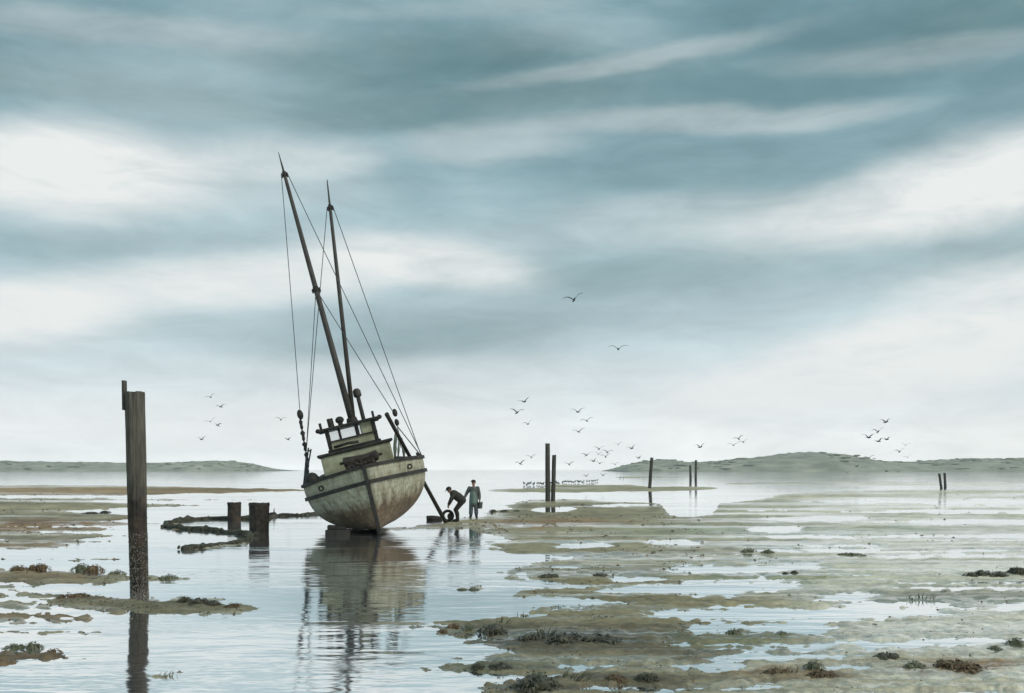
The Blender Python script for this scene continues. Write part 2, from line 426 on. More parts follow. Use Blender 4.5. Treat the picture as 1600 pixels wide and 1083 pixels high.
g2 = tex_noise(t, geo.outputs['Position'], 22.0, 6.0, 0.65)
bp = t.nodes.new('ShaderNodeBump'); bp.inputs['Strength'].default_value = 0.6; bp.inputs['Distance'].default_value = 0.03
wvt = t.nodes.new('ShaderNodeTexWave'); wvt.bands_direction = 'Y'; wvt.inputs['Scale'].default_value = 2.6; wvt.inputs['Distortion'].default_value = 7.0; wvt.inputs['Detail'].default_value = 3.0; wvt.inputs['Detail Scale'].default_value = 0.8
t.links.new(mapping(t, geo.outputs['Position'], (0.35, 1.0, 1.0)), wvt.inputs['Vector'])
hsum = t.nodes.new('ShaderNodeMath'); hsum.operation = 'MULTIPLY_ADD'; hsum.inputs[1].default_value = 0.45
t.links.new(wvt.outputs['Fac'], hsum.inputs[0]); t.links.new(g2.outputs['Fac'], hsum.inputs[2])
t.links.new(hsum.outputs[0], bp.inputs['Height']); t.links.new(bp.outputs[0], b.inputs['Normal'])
b.inputs['Coat Roughness'].default_value = 0.10; b.inputs['Coat IOR'].default_value = 1.4      # film of water lying on the wetter mud
t.links.new(aw.outputs['Fac'], b.inputs['Coat Weight'])
me.materials.append(m_mud)
flat = bpy.data.objects.new('tidal_flat', me); C.objects.link(flat)
structure(flat, 'olive and tan mud bars standing just out of the ebbing water')

def mud_z(px, py):
    a = np.array([[float(px)]]); b_ = np.array([[float(py)]])
    return float(ground_height(a, b_, ground_fields(a, b_))[0, 0])
def ground_at(px, py):
    """world point on the visible ground (mud or water) near a photo pixel"""
    z = max(0.0, mud_z(px, py))
    p = G(px, py); p.z = z
    return p

# sea bed and water
m_bed = mottled('sea_bed_silt', srgb(120, 116, 98), srgb(150, 146, 126), 0.3)
bed = MB(); bed.add([(-30000, -3000, -1.5), (30000, -3000, -1.5), (30000, 45000, -1.5), (-30000, 45000, -1.5)], [(0, 1, 2, 3)])
structure(bed.build('sea_bed', m_bed), 'flat silt bed under the water')

m_wat, t, b = new_mat('shallow_water')
geo = t.nodes.new('ShaderNodeNewGeometry')
b.inputs['Base Color'].default_value = (0.92, 0.945, 0.95, 1)
b.inputs['Metallic'].default_value = 0.97         # silvery silt-laden shallows, almost a mirror
b.inputs['IOR'].default_value = 1.33
v1 = mapping(t, geo.outputs['Position'], (0.55, 1.5, 1.0))
r1 = tex_noise(t, v1, 1.7, 3.0, 0.5)
v2 = mapping(t, geo.outputs['Position'], (0.06, 0.32, 1.0))
r2 = tex_noise(t, v2, 1.0, 4.0, 0.55)          # wind lanes
lane = t.nodes.new('ShaderNodeMapRange'); lane.interpolation_type = 'SMOOTHSTEP'
lane.inputs['From Min'].default_value = 0.42; lane.inputs['From Max'].default_value = 0.66
lane.inputs['To Min'].default_value = 0.25; lane.inputs['To Max'].default_value = 1.0
t.links.new(r2.outputs['Fac'], lane.inputs['Value'])
mu = t.nodes.new('ShaderNodeMath'); mu.operation = 'MULTIPLY'
t.links.new(r1.outputs['Fac'], mu.inputs[0]); t.links.new(lane.outputs[0], mu.inputs[1])
bp = t.nodes.new('ShaderNodeBump'); bp.inputs['Strength'].default_value = 1.0; bp.inputs['Distance'].default_value = 0.023
sy = t.nodes.new('ShaderNodeSeparateXYZ'); t.links.new(geo.outputs['Position'], sy.inputs[0])
off = t.nodes.new('ShaderNodeMapRange'); off.inputs['From Min'].default_value = 24.0; off.inputs['From Max'].default_value = 75.0      # slack slick water off the bars
off.inputs['To Min'].default_value = 1.0; off.inputs['To Max'].default_value = 0.25; t.links.new(sy.outputs[1], off.inputs['Value']); t.links.new(off.outputs[0], bp.inputs['Strength'])
t.links.new(mu.outputs[0], bp.inputs['Height']); t.links.new(bp.outputs[0], b.inputs['Normal'])
rr = t.nodes.new('ShaderNodeMapRange'); rr.inputs['To Min'].default_value = 0.03; rr.inputs['To Max'].default_value = 0.09
t.links.new(lane.outputs[0], rr.inputs['Value']); t.links.new(rr.outputs[0], b.inputs['Roughness'])
wat = MB(); wat.add([(-30000, -3000, 0), (30000, -3000, 0), (30000, 45000, 0), (-30000, 45000, 0)], [(0, 1, 2, 3)])
structure(wat.build('water', m_wat), 'pale still water left by the tide')

# ------------------------------------------------------------------ far hills
m_hill = mottled('hill_scrub', srgb(132, 132, 110), srgb(190, 184, 158), 0.03, rough=0.9, bump=0.6, bscale=0.2, dist=1.0)
m_scrub = mottled('scrub_leaves', srgb(110, 114, 86), srgb(158, 156, 126), 0.3, rough=0.95, bump=0.6, bscale=1.0, dist=0.5)
def hills(name, prof, D0, label, depth=420):
    xs = np.arange(prof[0][0], prof[-1][0] + 0.1, 2.5)
    pp = np.array(prof, float)
    v = []; f = []; nj = 15
    for i, x in enumerate(xs):
        ht = (HOR - np.interp(x, pp[:, 0], pp[:, 1])) / F * (D0 + depth * 0.5) + EYE
        for j in range(nj):
            s = j / (nj - 1); y = D0 + depth * s
            z = ht * math.sin(math.pi * min(1, s * 1.0)) ** 0.8
            n = mnoise.fractal(Vector((x * 0.12, y * 0.03, 3.3)), 0.9, 2.1, 5)
            z = z * (1 + 0.05 * n) + 0.9 * n * min(1, ht / 6) * math.sin(math.pi * s) - (0.3 if s in (0, 1) else 0)
            xw = (x - 800) / F * (D0 + depth * 0.5) + 14 * mnoise.noise(Vector((x * 0.02, s * 3, 0)))
            v.append((xw, y + 25 * mnoise.noise(Vector((x * 0.03, 8, 0))), z))
    for i in range(len(xs) - 1):
        for j in range(nj - 1):
            a = i * nj + j
            f.append((a, a + nj, a + nj + 1, a + 1))
    mb = MB(); mb.add(v, f)
    ho = structure(mb.build(name, m_hill, smooth=True), label)
    sb = MB(); rs = random.Random(int(D0))
    for k in range(900):
        q = Vector(v[rs.randrange(len(xs)) * nj + rs.randrange(1, nj // 2 + 2)])
        if mnoise.noise(Vector((q.x * 0.012, q.y * 0.012, 1.0))) < -0.05: continue
        q += Vector((rs.uniform(-4, 4), rs.uniform(-12, 12), 0)); r_ = rs.uniform(1.5, 4.5)
        sb.ball(q, (r_ * 1.6, r_ * 1.4, min(r_ * 0.32, 0.2 + q.z * 0.05)), 7, 5, 0.25)
    so_ = sb.build('scrub', m_scrub, ho, True); so_['kind'] = 'stuff'
    return ho
hills('hill', [(-900, 728), (-400, 725), (-100, 721), (0, 720.5), (90, 722), (180, 723), (240, 724), (300, 722), (345, 720.5), (362, 721), (390, 726.5), (435, 735.5)], 1500, 'low pale green headland on the left horizon')
hills('hill', [(960, 735.5), (975, 727), (1000, 724), (1030, 718.5), (1045, 719), (1075, 723), (1110, 722), (1150, 717), (1200, 712), (1255, 706.5), (1300, 710), (1345, 719), (1400, 723), (1450, 720.5), (1510, 717), (1560, 717.5), (1600, 716), (1800, 712), (2300, 722)], 1250, 'long green hills on the right horizon')

# ------------------------------------------------------------------ boat
m_hull, t, b = new_mat('hull_paint')
tcn = t.nodes.new('ShaderNodeTexCoord')
sx = t.nodes.new('ShaderNodeSeparateXYZ'); t.links.new(tcn.outputs['Object'], sx.inputs[0])
nA = tex_noise(t, mapping(t, tcn.outputs['Object'], (1.5, 1.5, 0.7)), 2.2, 9.0, 0.68)
nB = tex_noise(t, mapping(t, tcn.outputs['Object'], (5, 5, 0.5)), 3.0, 6.0, 0.6)
paint = ramp2(t, nA.outputs['Fac'], [(0.30, srgb(132, 124, 102)), (0.5, srgb(178, 174, 150)), (0.72, srgb(196, 196, 176))])
foul = ramp2(t, nA.outputs['Fac'], [(0.3, srgb(74, 62, 50)), (0.7, srgb(140, 118, 92))])
# fouled bottom up to a wavering waterline
ad = t.nodes.new('ShaderNodeMath'); ad.operation = 'MULTIPLY_ADD'; ad.inputs[1].default_value = 0.9
t.links.new(nA.outputs['Fac'], ad.inputs[0]); t.links.new(sx.outputs[2], ad.inputs[2])
wl = t.nodes.new('ShaderNodeMapRange'); wl.interpolation_type = 'SMOOTHSTEP'; wl.inputs['From Min'].default_value = 1.30; wl.inputs['From Max'].default_value = 1.95
t.links.new(ad.outputs[0], wl.inputs['Value'])
mxx = t.nodes.new('ShaderNodeMix'); mxx.data_type = 'RGBA'; t.links.new(wl.outputs[0], mxx.inputs[0]); t.links.new(foul.outputs[0], mxx.inputs[6]); t.links.new(paint.outputs[0], mxx.inputs[7])
streak = ramp2(t, nB.outputs['Fac'], [(0.36, (0.5, 0.44, 0.36, 1)), (0.56, (1, 1, 1, 1))])
mxs = t.nodes.new('ShaderNodeMix'); mxs.data_type = 'RGBA'; mxs.blend_type = 'MULTIPLY'; mxs.inputs[0].default_value = 0.7
t.links.new(mxx.outputs[2], mxs.inputs[6]); t.links.new(streak.outputs[0], mxs.inputs[7]); t.links.new(mxs.outputs[2], b.inputs['Base Color'])
b.inputs['Roughness'].default_value = 0.7
wv = t.nodes.new('ShaderNodeTexNoise'); wv.inputs['Scale'].default_value = 14.0; t.links.new(mapping(t, tcn.outputs['Object'], (0.4, 0.4, 2.2)), wv.inputs['Vector'])
bp = t.nodes.new('ShaderNodeBump'); bp.inputs['Strength'].default_value = 0.35; bp.inputs['Distance'].default_value = 0.02
# plank seams along the strakes
sa = t.nodes.new('ShaderNodeAttribute'); sa.attribute_name = 'strake'
s1 = t.nodes.new('ShaderNodeMath'); s1.operation = 'MULTIPLY'; s1.inputs[1].default_value = 13.0; t.links.new(sa.outputs['Fac'], s1.inputs[0])
s2 = t.nodes.new('ShaderNodeMath'); s2.operation = 'PINGPONG'; s2.inputs[1].default_value = 0.5; t.links.new(s1.outputs[0], s2.inputs[0])
s3 = t.nodes.new('ShaderNodeMapRange'); s3.interpolation_type = 'SMOOTHSTEP'; s3.inputs['From Max'].default_value = 0.09; t.links.new(s2.outputs[0], s3.inputs['Value'])
s4 = t.nodes.new('ShaderNodeMath'); s4.operation = 'MULTIPLY_ADD'; s4.inputs[1].default_value = 0.5; t.links.new(wv.outputs['Fac'], s4.inputs[0]); t.links.new(s3.outputs[0], s4.inputs[2])
t.links.new(s4.outputs[0], bp.inputs['Height']); t.links.new(bp.outputs[0], b.inputs['Normal'])
sc_ = t.nodes.new('ShaderNodeMapRange'); sc_.inputs['To Min'].default_value = 0.78; t.links.new(s3.outputs[0], sc_.inputs['Value'])
sv = t.nodes.new('ShaderNodeVectorMath'); sv.operation = 'SCALE'; t.links.new(mxs.outputs[2], sv.inputs[0]); t.links.new(sc_.outputs[0], sv.inputs['Scale'])
t.links.new(sv.outputs[0], b.inputs['Base Color'])

m_olive = mottled('cabin_paint', srgb(138, 134, 106), srgb(192, 192, 162), 2.5, rough=0.7)
m_dark = mottled('tarred_wood', srgb(26, 24, 22), srgb(62, 56, 48), 4.0, rough=0.7)
m_mast = mottled('mast_wood', srgb(44, 40, 36), srgb(86, 80, 72), 5.0, (4, 4, 0.4), rough=0.65)
m_rope = mottled('rigging_wire', srgb(66, 72, 72), srgb(92, 98, 98), 9.0, rough=0.6)
m_iron = mottled('rusted_iron', srgb(30, 26, 24), srgb(74, 60, 48), 6.0, rough=0.7)
m_deck = mottled('deck_planks', srgb(80, 74, 60), srgb(118, 110, 90), 2.0, (6, 0.5, 1), rough=0.8)
m_net = mottled('green_net', srgb(96, 112, 98), srgb(150, 162, 148), 20.0, rough=0.9)
m_glass, t, b = new_mat('window_glass')
b.inputs['Roughness'].default_value = 0.02; b.inputs['Base Color'].default_value = (0.9, 0.95, 0.95, 1)
b.inputs['Alpha'].default_value = 0.12

ROLL, YAW = R(-14.0), R(9.2)
BD = 34.6
foot = P(595, 838, BD)
boat = empty('fishing_boat', (foot.x, foot.y + 0.0, 0.02), (0, ROLL, YAW))
tag(boat, 'olive wooden fishing boat stranded on the flat, leaning left under two tall masts', 'boat')
BM = Matrix.Translation(boat.location) @ Euler((0, ROLL, YAW), 'XYZ').to_matrix().to_4x4()
BI = BM.inverted()
def BL(px, py, D):
    return BI @ P(px, py, D)

LEN = 11.0
def half_beam(s):                         # s in 0..1 bow to stern, at the rail
    a = min(1.0, s / 0.42)
    w_ = 2.36 * (1 - (1 - a) ** 2.4) ** 0.62
    if s > 0.5: w_ *= 1 - 0.30 * ((s - 0.5) / 0.5) ** 2
    return max(w_, 0.0)
def rail_z(s):
    return 2.42 - 0.55 * s * (1 - s) * 1.6 + 0.05 * s
def keel_z(s):
    return 0.10
def stem_y(z):                            # raked, slightly curved stem
    q = min(1, max(0, (z - 0.1) / 2.3))
    return 0.75 * (1 - q) ** 1.7
def hull_pt(s, q, side):
    zr, zk = rail_z(s), keel_z(s)
    z = zk + (zr - zk) * q
    B = half_beam(s)
    full = (1 - (1 - q) ** 2.6) ** 0.54
    vee = q ** 0.58
    k = min(1.0, s / 0.24); k = k * k * (3 - 2 * k)
    stern = max(0, (s - 0.7) / 0.3)
    full = full * (1 - stern * 0.35 * (1 - q))
    wdt = B * (vee * (1 - k) + full * k)
    y = LEN * s + stem_y(z) * (1 - s) ** 3
    return Vector((side * wdt, y, z))
NS, NQ = 44, 18
SS = [(i / NS) ** 1.35 for i in range(NS + 1)]
mb = MB()
for side in (-1, 1):
    v = [hull_pt(s, q / NQ, side) for s in SS for q in range(NQ + 1)]
    f = []
    for i in range(NS):
        for q in range(NQ):
            a = i * (NQ + 1) + q; b_ = a + NQ + 1
            f.append((a, b_, b_ + 1, a + 1) if side > 0 else (a, a + 1, b_ + 1, b_))
    mb.add(v, f)
# transom
v = [hull_pt(1, q / NQ, -1) for q in range(NQ + 1)] + [hull_pt(1, q / NQ, 1) for q in range(NQ + 1)]
mb.add(v, [(q, q + 1, NQ + 1 + q + 1, NQ + 1 + q) for q in range(NQ)])
hull = mb.build('hull', m_hull, boat, smooth=True)
at_ = hull.data.attributes.new('strake', 'FLOAT', 'POINT')
qs = [q / NQ for _ in range(2) for s in SS for q in range(NQ + 1)] + [q / NQ for _ in range(2) for q in range(NQ + 1)]
at_.data.foreach_set('value', qs)
sol = hull.modifiers.new('thickness', 'SOLIDIFY'); sol.thickness = 0.06; sol.offset = -1
# deck
mb = MB()
dq = 0.80
v = []
for s in SS:
    a = hull_pt(s, dq, -1); b_ = hull_pt(s, dq, 1)
    v += [(a.x * 0.985, a.y, a.z), (0, a.y, a.z + 0.06), (b_.x * 0.985, b_.y, b_.z)]
mb.add(v, [(3 * i + k, 3 * i + k + 1, 3 * i + k + 4, 3 * i + k + 3) for i in range(NS) for k in (0, 1)])
mb.build('deck', m_deck, boat)
# cap rail, rub rails, stem post, keel
def ribbon(fn, wd, ht, name, mat, s0=0.0):
    mb = MB(); v = []
    S2 = [s for s in SS if s >= s0]
    for side in (-1, 1):
        v = []
        for s in S2:
            p = fn(s, side)
            v += [p + Vector((side * wd[1], -0.02, ht / 2)), p + Vector((side * wd[0], 0, ht / 2)), p + Vector((side * wd[0], 0, -ht / 2)), p + Vector((side * wd[1], -0.02, -ht / 2))]
        f = []
        for i in range(len(S2) - 1):
            for k in range(4):
                a = 4 * i + k; c = 4 * i + (k + 1) % 4
                f.append((a, c, c + 4, a + 4))
        f += [(0, 1, 2, 3), tuple(4 * (len(S2) - 1) + k for k in (3, 2, 1, 0))]
        mb.add(v, f)
    return mb.build(name, mat, boat)
ribbon(lambda s, sd: hull_pt(s, 1.0, sd) + Vector((0, 0, 0.035)), (-0.12, 0.08), 0.11, 'cap_rail', m_dark)
ribbon(lambda s, sd: hull_pt(s, 0.775, sd), (-0.03, 0.085), 0.135, 'rub_rail', m_dark)
mb = MB()
pth = [(0, stem_y(z) - 0.05 + 0.0, z) for z in np.linspace(0.02, 2.5, 14)]
for sgn in (1,):
    v = []
    for (x, y, z) in pth:
        v += [(-0.05, y - 0.06, z), (0.05, y - 0.06, z), (0.10, y + 0.28, z), (-0.10, y + 0.28, z)]
    f = [(0, 1, 2, 3), tuple(4 * 13 + k for k in (3, 2, 1, 0))]
    for i in range(13):
        for k in range(4):
            a = 4 * i + k; c = 4 * i + (k + 1) % 4
            f.append((a, c, c + 4, a + 4))
    mb.add(v, f)
mb.build('stem_post', m_dark, boat)
mb = MB(); mb.box((0, 5.6, 0.07), (0.17, 9.6, 0.16)); mb.build('keel', m_dark, boat)
mb = MB(); mb.box((0, 10.9, 0.95), (0.08, 0.5, 1.5)); mb.build('rudder', m_dark, boat)
# bulwark stanchion heads, hawse pipes
for side in (-1, 1):
    mb = MB(); p = hull_pt(0.12, 0.88, side); mb.torus((p.x + side * 0.05, p.y - 0.07, p.z), 0.075, 0.03, 'Y', 14, 6)
    mb.build('hawse_ring', m_iron, boat)

# trunk cabin
TY0, TY1, TW, TZ = 3.0, 7.6, 2.66, 3.18
lat = -0.10
def house(name, x0, x1, y0, y1, z0, z1, mat, parent, camber=0.0):
    mb = MB(); mb.box(((x0 + x1) / 2, (y0 + y1) / 2, (z0 + z1) / 2), (x1 - x0, y1 - y0, z1 - z0)); return mb.build(name, mat, parent)
def bevel(o, wd=0.02):
    m = o.modifiers.new('edge', 'BEVEL'); m.width = wd; m.segments = 2; m.limit_method = 'ANGLE'; return o
trunk = bevel(house('trunk_cabin', lat - TW / 2, lat + TW / 2, TY0, TY1, 1.70, TZ - 0.03, m_olive, boat), 0.05)
mb = MB(); mb.box((lat, (TY0 + TY1) / 2, TZ + 0.03), (TW + 0.22, TY1 - TY0 + 0.2, 0.11)); bevel(mb.build('trunk_roof', m_dark, boat), 0.03)
# wheelhouse: sill walls, corner posts, mullions, panes, solid starboard panel, roof
WX0, WX1, WY0, WY1, WZ0, WZ1 = lat - 0.93, lat + 0.95, 3.75, 5.5, TZ + 0.088, 4.12
wh_mats = m_olive
SILL = WZ0 + 0.40
fr = [(WX0, 0.0), ]
mb = MB(); mb.box((lat + 0.01, WY0 + 0.03, (WZ0 + SILL) / 2), (WX1 - WX0 - 0.1, 0.06, SILL - WZ0)); sillf = bevel(mb.build('front_sill_wall', m_olive, boat))
mb = MB(); mb.box((lat + 0.01, WY1 - 0.03, (WZ0 + SILL) / 2), (WX1 - WX0 - 0.1, 0.06, SILL - WZ0)); bevel(mb.build('rear_sill_wall', m_olive, boat))
for xx in (WX0 + 0.03, WX1 - 0.03):
    mb = MB(); mb.box((xx, (WY0 + WY1) / 2, (WZ0 + SILL) / 2), (0.055, WY1 - WY0 - 0.14, SILL - WZ0 - 0.01)); bevel(mb.build('side_sill_wall', m_olive, boat))
for yy in (WY0 + 0.03, WY1 - 0.03):
    for xx, wd in ((WX0 + 0.04, 0.15), (WX1 - 0.04, 0.15)):
        mb = MB(); mb.box((xx, yy, (WZ0 + WZ1) / 2), (wd, 0.10, WZ1 - WZ0)); bevel(mb.build('corner_post', m_dark, boat))
mull = [(-0.42, 0.10), (0.26, 0.13)]
for yy in (WY0 + 0.03, WY1 - 0.03):
    for xx, wd in mull:
        mb = MB(); mb.box((lat + xx, yy, (SILL + WZ1) / 2), (wd, 0.085, WZ1 - SILL)); bevel(mb.build('mullion', m_dark, boat))
    mb = MB(); mb.box((lat + 0.62, yy, (SILL + WZ1) / 2), (0.42, 0.05, WZ1 - SILL)); bevel(mb.build('solid_panel', m_olive, boat))
for x0, x1 in ((-0.82, -0.47), (-0.37, 0.195), (0.325, 0.41)):
    for yy in (WY0 + 0.03, WY1 - 0.03):
        mb = MB(); mb.box((lat + (x0 + x1) / 2, yy, (SILL + WZ1) / 2), (x1 - x0, 0.008, WZ1 - SILL)); mb.build('window_pane', m_glass, boat)
mb = MB(); mb.box((lat, (WY0 + WY1) / 2, WZ1 + 0.045), (2.42, WY1 - WY0 + 0.5, 0.10)); roof = bevel(mb.build('wheelhouse_roof', m_dark, boat), 0.03)
# cross rail and trim at foot of the wheelhouse
mb = MB(); mb.box((lat + 0.02, WY0 - 0.06, WZ0 + 0.05), (2.05, 0.1, 0.09)); mb.build('base_trim', m_dark, boat)
mb = MB(); mb.box((lat + 0.02, WY0 - 0.045, SILL + 0.0), (1.95, 0.06, 0.055)); mb.build('window_sill', m_dark, boat)
mb = MB(); mb.tube([(lat - 0.75, WY0 - 0.30, WZ0 + 0.16), (lat - 0.2, WY0 - 0.33, WZ0 + 0.20), (lat + 0.2, WY0 - 0.32, WZ0 + 0.16)], 0.055, 8); mb.build('rolled_canvas', m_dark, boat, True)
RZ = WZ1 + 0.095
def stub(name, x, y, r, h, mat, capr=None, caph=0):
    mb = MB(); mb.tube([(x, y, RZ - 0.02), (x, y, RZ + h)], r, 10); o = mb.build(name, mat, boat)
    if capr:
        m2 = MB(); m2.tube([(x, y, RZ + h - caph), (x, y, RZ + h - caph * 0.85), (x, y, RZ + h - caph * 0.25), (x, y, RZ + h)], [capr * 0.75, capr, capr * 0.95, capr * 0.5], 12)
        m2.build('cap', mat, o, True)
    return o
stub('roof_post', lat - 1.06, WY0, 0.055, 0.24, m_dark)
stub('vent_pipe', lat - 0.66, WY0 + 0.2, 0.125, 0.34, m_dark)
mb = MB(); mb.tube([(lat - 0.30, WY0 + 0.15, RZ - 0.02), (lat - 0.30, WY0 + 0.15, RZ + 0.14)], 0.10, 10); mb.ball((lat - 0.30, WY0 + 0.15, RZ + 0.2), (0.17, 0.17, 0.14)); mb.build('compass_dome', m_dark, boat, True)
stub('exhaust_stack', lat + 0.62, 4.9, 0.085, 1.30, m_mast, 0.16, 0.34)
stub('lamp_post', lat + 0.98, WY0, 0.05, 0.24, m_dark)
mb = MB(); mb.ball((lat + 1.19, WY0 - 0.1, WZ1 + 0.05), (0.10, 0.10, 0.09)); mb.build('side_lamp', m_dark, boat, True)
mb = MB(); mb.ball((lat - 1.19, WY0 - 0.1, WZ1 + 0.05), (0.10, 0.10, 0.09)); mb.build('side_lamp', m_dark, boat, True)
# foredeck windlass with chain pile, seen over the rail
wc = BL(564, 717, 36.9)
mb = MB(); mb.tube([wc + Vector((x_, 0, 0)) for x_ in (-0.66, -0.62, -0.2, 0.2, 0.6, 0.66)], [0.12, 0.2, 0.16, 0.15, 0.19, 0.11], 12, jitter=0.1)
for xx in (-0.45, 0.0, 0.42): mb.box(wc + Vector((xx, 0, -0.42)), (0.10, 0.3, 0.86))
mb.tube([wc + Vector((-0.8, 0, 0)), wc + Vector((0.8, 0, 0))], 0.05, 8)
for k in range(7): mb.ball(wc + Vector((-0.5 + 0.15 * k, -0.12, -0.22 + 0.03 * (k % 3))), (0.12, 0.10, 0.09), 8, 6, 0.2)
mb.build('windlass', m_iron, boat)
# round float on the low side
mb = MB(); mb.ball((-1.93, 3.3, 2.42), (0.27, 0.27, 0.30), 16, 10); mb.build('round_fender', m_dark, boat, True)

# masts
MD = 39.3
mbase = Vector((lat + 0.16, 4.3, RZ - 0.02))
mtip = BL(435, 238, MD)
ppts = [mbase.lerp(mtip, k) for k in (0, 0.25, 0.6, 0.88, 0.925, 0.93, 1.0)]
mb = MB(); mb.tube(ppts, [0.135, 0.12, 0.098, 0.072, 0.062, 0.045, 0.012], 10); mast = mb.build('main_mast', m_mast, boat, True)
bbase = Vector((lat + 0.20, 4.6, RZ - 0.02))
btip = BL(511, 281, 39.6)
mb = MB(); mb.tube([bbase.lerp(btip, k) for k in (0, 0.5, 0.87, 0.9, 1)], [0.10, 0.083, 0.066, 0.045, 0.02], 10); boom = mb.build('trolling_pole', m_mast, boat, True)
def band(parent, a, b, k, r, name='mast_band'):
    p = a.lerp(b, k); d = (b - a).normalized()
    mb = MB(); mb.tube([p - d * 0.1, p + d * 0.1], r, 10); mb.ball(p + Vector((r + 0.02, -0.03, -0.05)), (0.045, 0.045, 0.11)); mb.ball(p + Vector((-r - 0.02, -0.03, -0.05)), (0.04, 0.045, 0.10))
    mb.build(name, m_dark, parent, True)
band(mast, mbase, mtip, 0.918, 0.082); band(boom, bbase, btip, 0.885, 0.078); band(mast, mbase, mtip, 0.49, 0.118)
mb = MB(); mb.tube([mbase + Vector((0, 0, -0.06)), mbase + Vector((0, 0, 0.22))], [0.26, 0.2], 10); mb.build('mast_step', m_dark, boat)
# rigging
def wire(a, b, r=0.016, sag=0.0, name='stay', parent=boat):
    n = 9
    pts = [a.lerp(b, i / (n - 1)) + Vector((0, 0, -sag * 4 * (i / (n - 1)) * (1 - i / (n - 1)))) for i in range(n)]
    mb = MB(); mb.tube(pts, r, 6); return mb.build(name, m_rope, parent, True)
railL = hull_pt(0.40, 1.0, -1) + Vector((0, 0, 0.05)); railL2 = hull_pt(0.46, 1.0, -1) + Vector((0, 0, 0.05))
railR = hull_pt(0.36, 1.0, 1) + Vector((0, 0, 0.05)); railR2 = hull_pt(0.42, 1.0, 1) + Vector((0, 0, 0.05)); railR3 = hull_pt(0.30, 1.0, 1) + Vector((0, 0, 0.05))
mtop = mbase.lerp(mtip, 0.918); mmid = mbase.lerp(mtip, 0.49); btop = bbase.lerp(btip, 0.885)
blk = BL(469, 648, 39.0)
wire(mtop + Vector((-0.12, 0, 0)), blk, 0.016, 0.04)
wire(mmid, railL2, 0.016)
wire(btop + Vector((-0.12, 0, 0)), railL, 0.016)
wire(mtop + Vector((0.12, 0, 0)), railR, 0.017, 0.05)
wire(mmid, BL(617, 648, 38.9), 0.017, 0.03)
wire(btop + Vector((0.12, 0, 0)), railR2, 0.017, 0.03)
# tackle on the low side: block, hanging leads down to the rail and the mud
mb = MB(); mb.ball(blk, (0.12, 0.09, 0.20), 10, 8); mb.build('pulley_block', m_dark, boat, True)
seq = [(469, 655), (472, 672), (475, 690), (478, 706), (480, 722), (480, 742), (478, 758)]
for (xa, ya), (xb, yb) in zip(seq[:-1], seq[1:]):
    a = BL(xa, ya, 39.0); b_ = BL(xb, yb, 39.0); mid = a.lerp(b_, 0.5)
    mb = MB(); mb.tube([a, a.lerp(b_, 0.25), mid, a.lerp(b_, 0.8), b_], [0.02, 0.075 + random.uniform(-.02, .03), 0.055, 0.07, 0.02], 8, jitter=0.12); mb.build('tackle_link', m_dark, boat, True)
wire(BL(480, 705, 39.0), BL(486, 704, 39.0), 0.035, 0, 'shackle')
wire(BL(482, 700, 39.1), railL, 0.03, 0, 'shroud_lanyard'); wire(BL(486, 702, 39.1), railL + Vector((0.05, -0.2, 0)), 0.03, 0, 'shroud_lanyard')
# prawn block and net on the high side
mb = MB(); mb.ball(BL(617, 645, 38.8), (0.10, 0.08, 0.16), 10, 8); mb.ball(BL(620, 660, 38.8), (0.09, 0.08, 0.14), 10, 8); mb.build('pulley_block', m_dark, boat, True)
wire(BL(619, 664, 38.8), hull_pt(0.33, 1.0, 1), 0.02, 0, 'fall_rope')
for k, (xa, ya, xb, yb, r) in enumerate([(619, 672, 616, 716, 0.075), (623, 676, 623, 717, 0.05), (628, 684, 632, 716, 0.07), (621, 668, 628, 700, 0.03)]):
    a = BL(xa, ya, 39.2); b_ = BL(xb, yb, 39.2)
    mb = MB(); mb.tube([a.lerp(b_, i / 6) + Vector((random.uniform(-.03, .03), 0, 0)) for i in range(7)], [0.02, r * .6, r, r * .8, r * 1.1, r * .7, r * .5], 7, jitter=0.25); mb.build('hanging_net', m_net, boat, True)
for (k, s) in ((0, 0.22), (1, 0.5)):
    p = hull_pt(s, 1.0, 1); mb = MB(); mb.box(p + Vector((-0.03, 0, 0.12)), (0.09, 0.09, 0.2)); mb.build('rail_post', m_dark, boat)

# block under the bilge
p = G(527, 836); mb = MB()
mb.box((0, 0, 0.10), (0.85, 0.6, 0.22)); mb.box((-0.06, 0.05, 0.275), (0.66, 0.5, 0.14), Euler((0, R(4), R(6))).to_matrix())
o = mb.build('bilge_block', m_dark); o.location = (p.x, p.y + 0.25, -0.03); bevel(o, 0.03)
tag(o, 'dark timber block under the low bilge of the leaning boat', 'timber block')

# shoring pole
pa, pb = P(604, 647, 36.8), P(697, 817, 43.0)
pb.z = 0.0
mb = MB(); d_ = (pb - pa)
mb.tube([pa + d_ * k - pb for k in (0, 0.03, 0.3, 0.6, 1.0)], [0.085, 0.075, 0.07, 0.075, 0.09], 10, jitter=0.05)
o = mb.build('shoring_pole', m_dark, None, True); o.location = pb
tag(o, 'long dark pole propped between the sand and the boat\'s high rail', 'pole')

